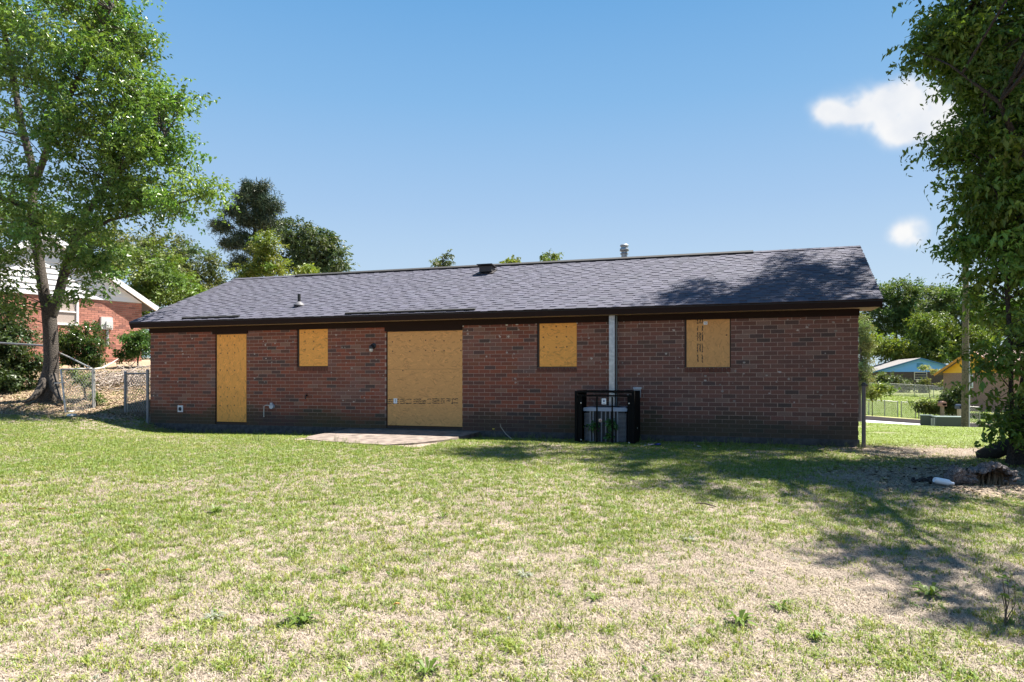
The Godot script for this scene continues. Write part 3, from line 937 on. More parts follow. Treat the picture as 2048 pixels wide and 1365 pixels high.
func build_ac() -> void:
	var g := -0.165
	var black := mat(Color(0.005, 0.005, 0.005), 0.85)
	black.metallic_specular = 0.25
	var at := house_at * Transform3D(Basis(), Vector3(10.86, g, 0.12))
	var cage := thing("security_cage", "black steel security cage around the cooling unit, small sign on front", "cage", at)
	var W := 1.04
	var Dp := 0.86
	var H := 1.02
	for q in [[0.0, 0.0], [W, 0.0], [0.0, Dp], [W, Dp]]:
		var p := MB.new()
		p.bx(q[0] - 0.022, q[0] + 0.022, 0.0, H, q[1] - 0.022, q[1] + 0.022)
		part("corner_post", p.mesh(black), cage)
	var tf := MB.new()
	for y in [H - 0.03, H - 0.10]:
		tf.bx(0.022, W - 0.022, y, y + 0.03, Dp - 0.015, Dp + 0.015)
	for e in [[0.022, W - 0.022, -0.015, 0.015]]:
		tf.bx(e[0], e[1], H - 0.03, H, e[2], e[3])
	for x in [0.0, W, W * 0.33, W * 0.66]:
		tf.bx(x - 0.015, x + 0.015, H - 0.034, H - 0.004, 0.022, Dp - 0.022)
	part("top_frame", tf.mesh(black), cage)
	for x in [0.385, 0.665]:
		var p := MB.new()
		p.bx(x - 0.014, x + 0.014, 0.02, H - 0.105, Dp - 0.012, Dp + 0.012)
		part("front_bar", p.mesh(black), cage)
	var lowbar := MB.new()
	lowbar.bx(0.024, W - 0.024, 0.03, 0.075, Dp - 0.012, Dp + 0.012)
	lowbar.bx(0.024, W - 0.024, 0.03, 0.075, -0.012, 0.012)
	part("bottom_frame", lowbar.mesh(black), cage)
	var sp := MB.new()
	sp.bx(W + 0.0225, W + 0.0265, 0.02, H, 0.0, Dp + 0.02)
	part("side_panel", sp.mesh(black), cage)
	var sl := MB.new()
	sl.bx(-0.0265, -0.0225, 0.02, H, 0.0, Dp + 0.02)
	part("side_panel", sl.mesh(black), cage)
	for e in [[0.024, 0.11], [W - 0.10, W - 0.024]]:
		var fp := MB.new()
		fp.bx(e[0], e[1], 0.075, H - 0.10, Dp + 0.0, Dp + 0.004)
		part("front_plate", fp.mesh(black), cage)
	var bolts := MB.new()
	for q in [[0.09, 0.80], [0.09, 0.12], [W - 0.07, 0.80], [W - 0.07, 0.09]]:
		bolts.lathe(Transform3D(Basis(Vector3.RIGHT, PI / 2), Vector3(q[0], q[1], Dp + 0.005)), [Vector2(0.0, 0.008), Vector2(0.011, 0.005), Vector2(0.013, 0.0)], 8)
	bolts.lathe(Transform3D(Basis(Vector3.BACK, -PI / 2), Vector3(W + 0.027, 0.33, Dp * 0.55)), [Vector2(0.0, 0.008), Vector2(0.012, 0.005), Vector2(0.014, 0.0)], 8)
	part("bolts", bolts.mesh(mat(Color(0.6, 0.58, 0.5), 0.4, 0.3)), cage)
	var sg := MB.new()
	sg.bx(0.475, 0.555, 0.78, 0.885, Dp + 0.014, Dp + 0.018)
	var sign := part("sign", sg.mesh(mat(Color(0.72, 0.74, 0.80), 0.5)), cage)
	var sgp := MB.new()
	sgp.bx(0.498, 0.532, 0.825, 0.855, Dp + 0.0185, Dp + 0.0195)
	sgp.bx(0.49, 0.54, 0.795, 0.802, Dp + 0.0185, Dp + 0.0195)
	sgp.bx(0.49, 0.54, 0.868, 0.873, Dp + 0.0185, Dp + 0.0195)
	part("sign_print", sgp.mesh(mat(Color(0.06, 0.08, 0.16), 0.6)), sign)
	# the machine
	var ua := house_at * Transform3D(Basis(), Vector3(10.98, g, 0.27))
	var unit := thing("cooling_unit", "grey louvred cooling unit standing inside the black cage", "air conditioner", ua)
	var uw := 0.78
	var ud := 0.56
	var uh := 0.70
	var grey := mat(Color(0.17, 0.19, 0.235), 0.45)
	var dk := mat(Color(0.020, 0.024, 0.032), 0.7)
	var core := MB.new()
	core.bx(0.03, uw - 0.03, 0.08, uh - 0.06, 0.03, ud - 0.03)
	part("coil", core.mesh(dk), unit)
	var pan := MB.new()
	pan.bx(0.0, uw, 0.0, 0.075, 0.0, ud)
	part("base_pan", pan.mesh(mat(Color(0.03, 0.03, 0.034), 0.7)), unit)
	for k in 6:
		var r := MB.new()
		var x := 0.165 + k * 0.078
		r.bx(x - 0.011, x + 0.011, 0.08, uh - 0.055, ud - 0.028, ud - 0.006)
		part("front_rib", r.mesh(grey), unit)
	for k in 22:
		var lv := MB.new()
		var y := 0.10 + k * 0.0235
		for e in [[0.0, 0.115, ud - 0.022, ud], [uw - 0.165, uw, ud - 0.022, ud], [0.0, 0.022, 0.0, ud - 0.023], [uw - 0.022, uw, 0.0, ud - 0.023]]:
			lv.bx(e[0], e[1], y, y + 0.010, e[2], e[3])
		part("louvre", lv.mesh(grey), unit)
	var cp := MB.new()
	for e in [[0.10, 0.125], [uw - 0.175, uw - 0.15]]:
		cp.bx(e[0], e[1], 0.08, uh - 0.055, ud - 0.03, ud + 0.004)
	part("corner_strip", cp.mesh(grey), unit)
	var top := MB.new()
	var lip := [[0.0, -0.012], [0.045, -0.018], [0.062, -0.006], [0.070, 0.03]]
	for i in lip.size() - 1:
		var y0: float = uh - 0.055 + lip[i][0]
		var y1: float = uh - 0.055 + lip[i + 1][0]
		var a: float = lip[i][1]
		var b: float = lip[i + 1][1]
		var P := func(m: float, y: float) -> Array:
			return [Vector3(m, y, m), Vector3(uw - m, y, m), Vector3(uw - m, y, ud - m), Vector3(m, y, ud - m)]
		var pa = P.call(a, y0)
		var pb = P.call(b, y1)
		var nrm := [Vector3(0, 0.4, -1), Vector3(1, 0.4, 0), Vector3(0, 0.4, 1), Vector3(-1, 0.4, 0)]
		for j in 4:
			top.quad(pa[j], pa[(j + 1) % 4], pb[(j + 1) % 4], pb[j], nrm[j].normalized())
	for k in 4:
		var a := [Vector3(0.03, uh + 0.015, 0.03), Vector3(uw - 0.03, uh + 0.015, 0.03), Vector3(uw - 0.03, uh + 0.015, ud - 0.03), Vector3(0.03, uh + 0.015, ud - 0.03)]
		var c := Vector3(uw * 0.5, uh + 0.015, ud * 0.5)
		top.quad(a[k], a[(k + 1) % 4], c.lerp(a[(k + 1) % 4], 0.72), c.lerp(a[k], 0.72), Vector3.UP)
	part("top_cover", top.mesh(mat(Color(0.32, 0.34, 0.40), 0.35)), unit)
	var grl := MB.new()
	for k in 9:
		var r := 0.04 + k * 0.022
		var pts := []
		var rr := []
		for j in 21:
			pts.append(Vector3(uw * 0.5 + cos(TAU * j / 20) * r, uh + 0.025, ud * 0.5 + sin(TAU * j / 20) * r))
			rr.append(0.0035)
		grl.tube(pts, rr, 4, false)
	part("fan_grille", grl.mesh(mat(Color(0.05, 0.05, 0.055), 0.5)), unit)
	var em := MB.new()
	em.lathe(Transform3D(Basis(Vector3.RIGHT, PI / 2), Vector3(0.30, 0.475, ud + 0.002)), [Vector2(0.0, 0.008), Vector2(0.032, 0.006), Vector2(0.034, 0.0)], 18)
	var emb := part("emblem", em.mesh(mat(Color(0.62, 0.46, 0.40), 0.5)), unit, "round pale badge with a red mark")
	var ep := MB.new()
	ep.box(Transform3D(Basis(Vector3.BACK, 0.5), Vector3(0.30, 0.475, ud + 0.012)), Vector3(0.032, 0.008, 0.002))
	ep.box(Transform3D(Basis(Vector3.BACK, -0.5), Vector3(0.303, 0.466, ud + 0.0135)), Vector3(0.026, 0.007, 0.002))
	part("badge_mark", ep.mesh(mat(Color(0.35, 0.05, 0.04), 0.5)), emb)
	# ivy growing through the cage
	var sprs := [sprig(8, 0.14, 0.045, 0.34, 0.1, leaf_mat(Color(0.07, 0.17, 0.05)))]
	var vb := house_at * Vector3(11.45, g, 0.93)
	plant("creeping_vine", "green leafy vine creeping up the right front of the cooling unit", "vine", "", vb, [[[vb, house_at * Vector3(11.52, 0.1, 0.9), house_at * Vector3(11.5, 0.36, 0.92)], [0.006, 0.005, 0.003]]],
		[[house_at * Vector3(11.5, 0.24, 0.90), Vector3(0.07, 0.14, 0.03), 9], [house_at * Vector3(11.43, 0.04, 0.90), Vector3(0.05, 0.05, 0.03), 3]], 0.05, 4, sprs, mat(Color(0.1, 0.08, 0.05)), 0.004)
	vb = house_at * Vector3(11.2, g, 0.93)
	plant("creeping_vine", "small sprig of green vine across the middle ribs of the cooling unit", "vine", "", vb, [[[vb, house_at * Vector3(11.22, 0.08, 0.9), house_at * Vector3(11.2, 0.2, 0.9)], [0.005, 0.004, 0.003]]],
		[[house_at * Vector3(11.22, 0.2, 0.90), Vector3(0.11, 0.04, 0.03), 6]], 0.05, 4, sprs, mat(Color(0.1, 0.08, 0.05)), 0.004)

# ---------------------------------------------------------------- chain link
func wire(b: MB, o: Vector3, u: Vector3, w: float, h: float, cell: float, r: float) -> void:
	var n := int((w + h) / cell) + 1
	for k in n:
		var t := k * cell
		for sgn in [1, -1]:
			var x0 := t - h
			var x1 := t
			var y0 := 0.0
			var y1 := h
			if x0 < 0.0:
				y0 = -x0
				x0 = 0.0
			if x1 > w:
				y1 -= x1 - w
				x1 = w
			if y1 - y0 < 0.02:
				continue
			if sgn < 0:
				var a := w - x0
				x0 = w - x1
				x1 = a
				var q := y0
				y0 = y1
				y1 = q
				b.tube([o + u * x0 + Vector3.UP * y0, o + u * x1 + Vector3.UP * y1], [r, r], 3, false)
			else:
				b.tube([o + u * x0 + Vector3.UP * y0, o + u * x1 + Vector3.UP * y1], [r, r], 3, false)

func build_left() -> void:
	var steel := mat(Color(0.42, 0.42, 0.41), 0.45, 0.55)
	var old := mat(Color(0.20, 0.21, 0.23), 0.55, 0.5)
	# open gate leaning at the left
	var tl := px(121, 739, 16.8)
	var bl := px(131, 826, 16.7)
	var tr := px(184, 738, 17.2)
	var br := px(186, 822, 17.2)
	var gate := thing("chain_link_gate", "open chain-link gate tilted against the tree at the yard's left", "gate", Transform3D(Basis(), bl))
	for e in [["frame_upright", tl, bl, 0.024], ["frame_upright", tr, br, 0.022], ["frame_rail", tl, tr, 0.02], ["frame_rail", bl.lerp(br, 0.05) + Vector3(0, 0.02, 0), br + Vector3(0, 0.03, 0), 0.017]]:
		var b := MB.new()
		b.tube([e[1] - bl, e[2] - bl], [e[3], e[3]], 10)
		part(e[0], b.mesh(steel), gate)
	var wm := MB.new()
	var n := 11
	for i in n * 2:
		for sg in [0, 1]:
			var p := (i + 0.5) / n
			var a0 := maxf(p - 1.0, 0.0)
			var a1 := minf(p, 1.0)
			var f := func(s: float, t: float) -> Vector3:
				return tl.lerp(tr, s).lerp(bl.lerp(br, s), t) - bl + Vector3(0, 0.02 * (1 - t), 0)
			if sg == 0:
				wm.tube([f.call(a0, p - a0), f.call(a1, p - a1)], [0.0042, 0.0042], 3, false)
			else:
				wm.tube([f.call(1.0 - a0, p - a0), f.call(1.0 - a1, p - a1)], [0.0042, 0.0042], 3, false)
	part("wire_mesh", wm.mesh(steel), gate, "", "stuff")
	var lt := MB.new()
	lt.bar(px(108, 767, 16.75) - bl, px(129, 765, 16.75) - bl, 0.02, 0.03)
	part("latch", lt.mesh(steel), gate)
	# gate post
	var post := thing("gate_post", "galvanised post with bands at the right edge of the open gate", "post", Transform3D(Basis(), gp(189, 17.25, -0.1)))
	var pb := MB.new()
	pb.tube([Vector3.ZERO, px(187, 737, 17.25) - post.position], [0.026, 0.026], 10)
	part("post_tube", pb.mesh(steel), post)
	var bd := MB.new()
	for y in [745, 760, 783, 815]:
		bd.tube([px(188, y, 17.25) - post.position, px(188, y - 2, 17.25) - post.position], [0.033, 0.033], 10)
	part("hinge_bands", bd.mesh(steel), post)
	# short panel between the gap and the house
	var p0 := gp(250, 17.2)
	var p1 := house_at * Vector3(-0.06, 0.0, 0.02)
	p1.y = ground_y(p1.x, -p1.z)
	var pan := thing("short_fence", "short dark chain-link fence panel beside the house's left corner", "fence", Transform3D(Basis(), p0))
	var h0 := 1.0
	var q1 := p1 - p0
	for e in [[Vector3(0, -0.15, 0), Vector3(0, h0 + 0.03, 0), 0.032], [q1 - Vector3(0, 0.2, 0), Vector3(q1.x, h0 + 0.06, q1.z), 0.034]]:
		var b := MB.new()
		b.tube([e[0], e[1]], [e[2], e[2]], 12)
		b.lathe(Transform3D(Basis(), e[1]), [Vector2(e[2] + 0.004, -0.03), Vector2(e[2] + 0.004, 0.0), Vector2(0.015, 0.025), Vector2(0, 0.03)], 10)
		part("fence_post", b.mesh(old), pan)
	var b2 := MB.new()
	b2.tube([Vector3(0, h0 - 0.02, 0), Vector3(q1.x, h0 - 0.02, q1.z)], [0.022, 0.022], 8)
	part("top_rail", b2.mesh(old), pan)
	var b3 := MB.new()
	b3.tube([Vector3(0.055, 0.0, 0.01), Vector3(0.055, h0, 0.01)], [0.008, 0.008], 6)
	part("tension_bar", b3.mesh(steel), pan)
	var b4 := MB.new()
	wire(b4, Vector3(0.05, 0.03, 0), Vector3(q1.x, 0, q1.z).normalized(), Vector2(q1.x, q1.z).length() - 0.07, h0 - 0.05, 0.10, 0.004)
	part("wire_mesh", b4.mesh(steel), pan, "", "stuff")
	# fallen rail and pipe
	var rl := MB.new()
	rl.tube([px(100, 698, 18.2), px(140, 716, 17.9), px(186, 739, 17.3)], [0.02, 0.02, 0.02], 8)
	tag(part("fallen_rail", rl.mesh(steel)), "bent fence rail slanting from the big tree down to the gate", "rail")
	var rp := MB.new()
	rp.tube([px(-60, 683, 18.6), px(92, 692, 18.6)], [0.028, 0.028], 8)
	tag(part("fence_rail", rp.mesh(old)), "dark level fence rail left of the big tree trunk", "rail")
	# brush pile on the bank
	var br2 := MB.new()
	var bc := px(262, 738, 20.2)
	for k in 260:
		var p := bc + Vector3(rng.randfn(-0.1, 0.55), 0, rng.randfn(0, 0.45))
		p.y = ground_y(p.x, -p.z) + absf(rng.randfn(0.12, 0.16))
		var d := Vector3(rng.randfn(0, 1), rng.randfn(0.1, 0.4), rng.randfn(0, 1)).normalized() * rng.randf_range(0.25, 0.8)
		var tone := rng.randf_range(0.7, 1.2)
		br2.col = Color(0.38, 0.33, 0.30) * tone
		br2.tube([p - d * 0.5, p + Vector3(rng.randfn(0, 0.05), rng.randfn(0, 0.05), 0), p + d * 0.5], [0.012, 0.009, 0.004], 4, false)
	tag(part("brush_pile", br2.mesh(vmat(0.9))), "heap of bare grey cut branches on the bank behind the fence", "brush pile", "", "stuff")
	var wb := MB.new()
	wb.tube([px(188, 739, 17.6), px(205, 736, 18.2), px(222, 727, 19.0), px(236, 718, 19.6)], [0.03, 0.028, 0.02, 0.01], 7)
	tag(part("bare_branch", wb.mesh(mat(Color(0.42, 0.38, 0.33), 0.9))), "long pale bare branch between the gate post and brush heap", "branch")
	# stone near the gate
	var stn := MB.new()
	stn.lathe(Transform3D(Basis(), gp(143, 16.1, -0.02)), [Vector2(0.10, 0.0), Vector2(0.12, 0.03), Vector2(0.08, 0.07), Vector2(0.0, 0.08)], 9)
	tag(part("pale_stone", stn.mesh(mat(Color(0.55, 0.53, 0.52), 0.9))), "small pale stone on the lawn just before the open gate", "stone")
	neighbour()

func neighbour() -> void:
	var ang := deg_to_rad(52.0)
	# local x runs from the right corner to the left, z out of the wall
	var bxv := Vector3(-cos(ang), 0, sin(ang))
	var bzv := Vector3(sin(ang), 0, cos(ang))
	var y0 := 1.6
	var at := Transform3D(Basis(-bxv, Vector3.UP, bzv), Vector3(-14.66, y0, -27.0))
	# with -bxv as x, the wall runs from x = 0 to x = -9
	var hs := thing("neighbour_house", "red brick house with white gable boards behind the big left tree", "house", at)
	var H := 2.47
	var hl := 7.2
	var grit := ramp_tex(256, 0.08, 5, 71, Color(0.75, 0.73, 0.72), Color(1, 1, 1))
	var mb := MB.new()
	mb.bx(-hl, 0.0, -0.8, H, -0.2, -0.008)
	mb.bx(-0.2, -0.005, -0.8, H, -11.0, -0.21)
	var wall := part("wall", mb.mesh(grain(mat(Color(0.58, 0.50, 0.46), 0.95), grit, 1.5)), hs)
	var bm := vmat(0.88)
	grain(bm, grit, 2.0)
	var hole := [[-3.2, -2.24, 1.44, 2.42]]
	var list := []
	for row in 33:
		var ya := -0.17 + row * 0.0794
		for q in spans(ya, ya + 0.068, -hl, 0.0, hole):
			var s: float = floorf(q[0] / 0.242) * 0.242 - (0.121 if row % 2 else 0.0)
			while s < q[1]:
				var a := maxf(s + 0.006, q[0])
				var e := minf(s + 0.236, q[1])
				if e - a > 0.03:
					list.append([a, e, ya, ya + 0.068])
				s += 0.242
	list.sort_custom(func(p, r): return p[0] > r[0])
	var rest := MB.new()
	var count := 0
	for q in list:
		var col := Color(0.56, 0.25, 0.19) * rng.randf_range(0.75, 1.25)
		if rng.randf() < 0.12:
			col = Color(0.34, 0.16, 0.13)
		var t := Transform3D(Basis(), Vector3((q[0] + q[1]) * 0.5, (q[2] + q[3]) * 0.5, -0.04 + rng.randf_range(-0.002, 0.002)))
		var size := Vector3(q[1] - q[0], q[3] - q[2], 0.09)
		if count < 260 and q[2] > 0.1 and q[0] > -2.4:
			var one := MB.new()
			one.col = col
			one.box(Transform3D(), size)
			part("brick", one.mesh(bm), wall).transform = t
			count += 1
		else:
			rest.col = col
			rest.box(t, size)
	part("brick_courses", rest.mesh(bm), wall, "", "stuff")
	# white gable boards
	var white := mat(Color(0.82, 0.83, 0.87), 0.6)
	var apex := Vector2(-3.24, 2.13)
	for k in 10:
		var ya := k * 0.2
		var yb := minf(ya + 0.2, 2.0)
		var f := ya / apex.y
		var f2 := yb / apex.y
		var b := MB.new()
		var xa0 := lerpf(0.0, apex.x, f)
		var xa1 := lerpf(-6.48, apex.x, f)
		var xb0 := lerpf(0.0, apex.x, f2)
		var xb1 := lerpf(-6.48, apex.x, f2)
		b.quad(Vector3(xa0, H + ya, 0.045), Vector3(xa1, H + ya, 0.045), Vector3(xb1, H + yb, 0.02), Vector3(xb0, H + yb, 0.02), Vector3(0, 0.1, 1).normalized())
		b.quad(Vector3(xa0, H + ya, 0.045), Vector3(xa1, H + ya, 0.045), Vector3(xa1, H + ya, 0.0), Vector3(xa0, H + ya, 0.0), Vector3.DOWN)
		part("gable_board", b.mesh(white), hs)
	# roof and white rake boards
	var rb := MB.new()
	var rk := MB.new()
	var E := Vector3(0.55, H - 0.13, 0.2)
	var A := Vector3(apex.x, H + apex.y + 0.12, 0.2)
	var E2 := Vector3(-7.03, H - 0.13, 0.2)
	var back := Vector3(0, 0, -11.5)
	for q in [[E, 1.0], [E2, -1.0]]:
		var e: Vector3 = q[0]
		var nn := Vector3(0.5 * q[1], 1, 0).normalized()
		rb.quad(e, A, A + back, e + back, nn)
		var dn := -nn * 0.1
		rb.quad(e + dn, A + dn, A + back + dn, e + back + dn, -nn)
		rb.quad(e, e + back, e + back + dn, e + dn, Vector3(q[1], 0, 0))
		rk.bar(e + Vector3(-0.02 * q[1], -0.08, 0.016), A + Vector3(0, -0.09, 0.016), 0.03, 0.18)
	part("roof", rb.mesh(grain(mat(Color(0.13, 0.13, 0.14), 0.95), ramp_tex(256, 0.2, 3, 72, Color(0.6, 0.6, 0.6), Color(1, 1, 1)), 1.5)), hs)
	part("rake_board", rk.mesh(white), hs)
	var sf := MB.new()
	for q in [[E, 1.0]]:
		sf.quad(E + Vector3(-0.05, -0.13, 0.0), A + Vector3(0, -0.13, 0.0), A + Vector3(0, -0.13, -0.18), E + Vector3(-0.05, -0.13, -0.18), Vector3.DOWN)
	part("rake_soffit", sf.mesh(mat(Color(0.55, 0.50, 0.42), 0.7)), hs)
	# window
	var wf := MB.new()
	wf.bx(-3.2, -2.24, 1.44, 1.50, -0.03, 0.03)
	wf.bx(-3.2, -2.24, 2.36, 2.42, -0.03, 0.03)
	wf.bx(-3.2, -2.24, 1.91, 1.95, -0.028, 0.02)
	wf.bx(-2.31, -2.24, 1.50, 2.36, -0.03, 0.03)
	wf.bx(-3.2, -3.13, 1.50, 2.36, -0.03, 0.03)
	var win := part("window", wf.mesh(white), hs)
	for y in [[1.5, 1.91], [1.95, 2.36]]:
		var g := MB.new()
		g.bx(-3.13, -2.31, y[0], y[1], -0.02, -0.012)
		part("pane", g.mesh(mat(Color(0.08, 0.10, 0.14), 0.08)), win)
	var mt := MB.new()
	mt.bx(-1.52, -1.12, 1.35, 1.82, 0.006, 0.14)
	mt.bx(-1.36, -1.13, 1.42, 1.66, 0.14, 0.2)
	var meter := part("meter_box", mt.mesh(mat(Color(0.55, 0.56, 0.57), 0.5)), hs)
	var cd := MB.new()
	cd.tube([Vector3(-1.28, 0.7, 0.06), Vector3(-1.28, 1.35, 0.06)], [0.05, 0.05], 10)
	part("conduit", cd.mesh(mat(Color(0.35, 0.37, 0.40), 0.5, 0.3)), meter)

# ---------------------------------------------------------------- street side
func fence_run(called: String, label: String, pts: Array, h: float, wire_r: float, m: Material) -> void:
	var f := thing(called, label, "fence", Transform3D(Basis(), pts[0]))
	var o: Vector3 = pts[0]
	for p in pts:
		var b := MB.new()
		b.tube([p - o - Vector3(0, 0.1, 0), p - o + Vector3(0, h + 0.04, 0)], [0.035, 0.035], 8)
		part("fence_post", b.mesh(m), f)
	var wm := MB.new()
	for i in pts.size() - 1:
		var a: Vector3 = pts[i] - o
		var e: Vector3 = pts[i + 1] - o
		var b := MB.new()
		b.tube([a + Vector3(0, h, 0), e + Vector3(0, h, 0)], [0.025, 0.025], 6)
		part("top_rail", b.mesh(m), f)
		var l := (e - a).length()
		var k := int((l + h) / 0.14)
		for j in k:
			var t := (j + 0.5) * 0.14
			for sg in [0, 1]:
				var s0 := clampf((t - h) / l, 0, 1)
				var s1 := clampf(t / l, 0, 1)
				var u0 := clampf(h - t, 0.0, h) if t < h else 0.0
				var u1 := h - maxf(t - l, 0.0)
				var pa := a.lerp(e, s0) + Vector3(0, u0, 0)
				var pb := a.lerp(e, s1) + Vector3(0, u1, 0)
				if sg:
					pa = a.lerp(e, 1.0 - s0) + Vector3(0, u0, 0)
					pb = a.lerp(e, 1.0 - s1) + Vector3(0, u1, 0)
				wm.tube([pa, pb], [wire_r, wire_r], 3, false)
	part("wire_mesh", wm.mesh(m), f, "", "stuff")

func gable_house(called: String, label: String, at: Transform3D, W: float, Dp: float, H: float, rise: float, wallm: Material, gablem: Material, roofm: Material, trim: Material, over: float) -> Node3D:
	var h := thing(called, label, "house", at)
	var b := MB.new()
	b.bx(0, W, -1.0, H, -Dp, 0)
	part("wall", b.mesh(wallm), h)
	var g := MB.new()
	for z in [0.01, -Dp - 0.01]:
		g.tri(Vector3(-0.02, H, z), Vector3(W + 0.02, H, z), Vector3(W * 0.5, H + rise, z))
	g.bx(-0.02, W + 0.02, H - 0.12, H, 0.0, 0.03)
	part("gable", g.mesh(gablem), h)
	var r := MB.new()
	var dy := rise / (W * 0.5) * over
	for s in [0.0, 1.0]:
		var e := Vector3(-over if s == 0.0 else W + over, H - dy + 0.06, over)
		var a := Vector3(W * 0.5, H + rise + 0.06, over)
		var bk := Vector3(0, 0, -Dp - over * 2)
		var nn := Vector3(-rise if s == 0.0 else rise, W * 0.5, 0).normalized()
		r.quad(e, a, a + bk, e + bk, nn)
		r.quad(e - nn * 0.08, a - nn * 0.08, a + bk - nn * 0.08, e + bk - nn * 0.08, -nn)
		r.quad(e, e + bk, e + bk - nn * 0.08, e - nn * 0.08, Vector3(-1 if s == 0.0 else 1, 0, 0))
	part("roof", r.mesh(roofm), h)
	for s in [0.0, 1.0]:
		var t := MB.new()
		t.bar(Vector3(-over if s == 0.0 else W + over, H - dy - 0.03, over + 0.012), Vector3(W * 0.5, H + rise - 0.03, over + 0.012), 0.03, 0.18)
		part("rake_board", t.mesh(trim), h)
	return h

func build_right_far() -> void:
	var steel := mat(Color(0.34, 0.34, 0.33), 0.5, 0.4)
	# fence post by the house corner and its short run
	var cpos := gp(1728, 11.95, -0.1)
	var cp := thing("corner_post", "brown fence post with a cap beside the house's right corner", "post", Transform3D(Basis(), cpos))
	var b := MB.new()
	var ht := px(1728, 769, 11.95).y - cpos.y
	b.tube([Vector3.ZERO, Vector3(0, ht, 0)], [0.034, 0.034], 14)
	part("post_tube", b.mesh(mat(Color(0.13, 0.11, 0.105), 0.6, 0.2)), cp)
	var b1 := MB.new()
	b1.lathe(Transform3D(Basis(), Vector3(0, ht, 0)), [Vector2(0.038, -0.03), Vector2(0.042, 0.005), Vector2(0.025, 0.03), Vector2(0.0, 0.035)], 14)
	b1.lathe(Transform3D(Basis(Vector3.BACK, -PI / 2), Vector3(0.03, ht - 0.02, 0)), [Vector2(0.022, 0.0), Vector2(0.028, 0.03), Vector2(0.0, 0.045)], 10)
	part("cap", b1.mesh(mat(Color(0.03, 0.03, 0.03), 0.5)), cp)
	# street fence with gate in front of the blue house
	fence_run("street_fence", "low chain-link fence across the street before the blue house", [gp(1700, 50.0), gp(1738, 49.5), gp(1770, 49.2), gp(1796, 49.0)], 1.15, 0.012, steel)
	fence_run("street_gate", "chain-link gate in the fence across the street", [gp(1803, 48.9), gp(1832, 48.6)], 1.15, 0.010, steel)
	fence_run("street_fence", "low chain-link fence between the street gate and the orange house", [gp(1838, 48.5), gp(1870, 48.2), gp(1905, 47.9), gp(1960, 47.5)], 1.15, 0.012, steel)
	fence_run("yard_fence", "long low fence close before the blue house's shrubs", [gp(1735, 76.0), gp(1780, 75.0), gp(1830, 74.0), gp(1868, 73.0), gp(1900, 72.0)], 1.3, 0.012, steel)
	# blue house
	var grit := ramp_tex(256, 0.05, 5, 81, Color(0.55, 0.53, 0.52), Color(1, 1, 1))
	var brickd := grain(mat(Color(0.17, 0.12, 0.10), 0.9), grit, 0.7)
	var D1 := 88.0
	var lb := px(1752, 780, D1)
	var w1 := px(1884, 780, D1).x - lb.x
	var at1 := Transform3D(Basis(Vector3.UP, deg_to_rad(-14)), Vector3(lb.x, lb.y - 0.3, lb.z))
	var bh := gable_house("blue_gable_house", "far brick house with a bright sky-blue gable end", at1, w1 * 1.2, 11.0, 2.72, 1.6, brickd, mat(Color(0.17, 0.42, 0.85), 0.6), grain(mat(Color(0.33, 0.32, 0.32), 0.95), grit, 0.6), mat(Color(0.05, 0.16, 0.30), 0.6), 0.45)
	var gv := MB.new()
	gv.bx(w1 * 0.6 - 0.35, w1 * 0.6 + 0.35, 3.05, 3.7, 0.012, 0.05)
	part("gable_vent", gv.mesh(mat(Color(0.06, 0.22, 0.42), 0.6)), bh)
	var wf := MB.new()
	var wx := w1 * 0.52
	wf.bx(wx, wx + 1.5, 1.55, 1.65, 0.0, 0.06)
	wf.bx(wx, wx + 1.5, 2.5, 2.6, 0.0, 0.06)
	wf.bx(wx, wx + 0.1, 1.65, 2.5, 0.0, 0.06)
	wf.bx(wx + 1.4, wx + 1.5, 1.65, 2.5, 0.0, 0.06)
	for k in 2:
		wf.bx(wx + 0.1, wx + 1.4, 1.9 + k * 0.29, 1.94 + k * 0.29, 0.0, 0.05)
	var win := part("window", wf.mesh(mat(Color(0.55, 0.48, 0.38), 0.6)), bh)
	var pn := MB.new()
	pn.bx(wx + 0.1, wx + 1.4, 1.65, 2.5, 0.001, 0.02)
	part("pane", pn.mesh(mat(Color(0.03, 0.035, 0.04), 0.1)), win)
	# orange house
	var D2 := 60.0
	var ob := px(1893, 795, D2)
	var at2 := Transform3D(Basis(Vector3.UP, deg_to_rad(-62)), Vector3(ob.x, ob.y - 0.2, ob.z))
	# its gable end faces left towards the street; local x runs away from us
	var pink := grain(mat(Color(0.56, 0.34, 0.28), 0.9), grit, 1.2)
	var oh := gable_house("orange_gable_house", "pink brick house with an orange gable beyond the utility pole", Transform3D(at2.basis, ob), 6.0, 14.0, 2.35, 1.75, pink, mat(Color(0.92, 0.46, 0.04), 0.6), grain(mat(Color(0.34, 0.25, 0.23), 0.95), grit, 0.8), mat(Color(0.60, 0.24, 0.03), 0.6), 0.5)
	oh.basis = Basis(Vector3.UP, deg_to_rad(-74))
	oh.position = Vector3(ob.x - 0.25, ob.y - 0.1, ob.z)
	var ow := MB.new()
	ow.bx(2.1, 2.2, 0.95, 2.05, 0.0, 0.06)
	ow.bx(2.75, 2.85, 0.95, 2.05, 0.0, 0.06)
	ow.bx(2.2, 2.75, 1.97, 2.05, 0.0, 0.06)
	ow.bx(2.2, 2.75, 0.95, 1.03, 0.0, 0.06)
	ow.bx(2.2, 2.75, 1.48, 1.53, 0.0, 0.06)
	var owin := part("window", ow.mesh(mat(Color(0.75, 0.76, 0.80), 0.6)), oh)
	var op := MB.new()
	op.bx(2.2, 2.75, 1.03, 1.97, 0.002, 0.02)
	part("pane", op.mesh(mat(Color(0.06, 0.07, 0.10), 0.1)), owin)
	# utility pole with riser pipe
	var pp := gp(1930, 32.0, -0.3)
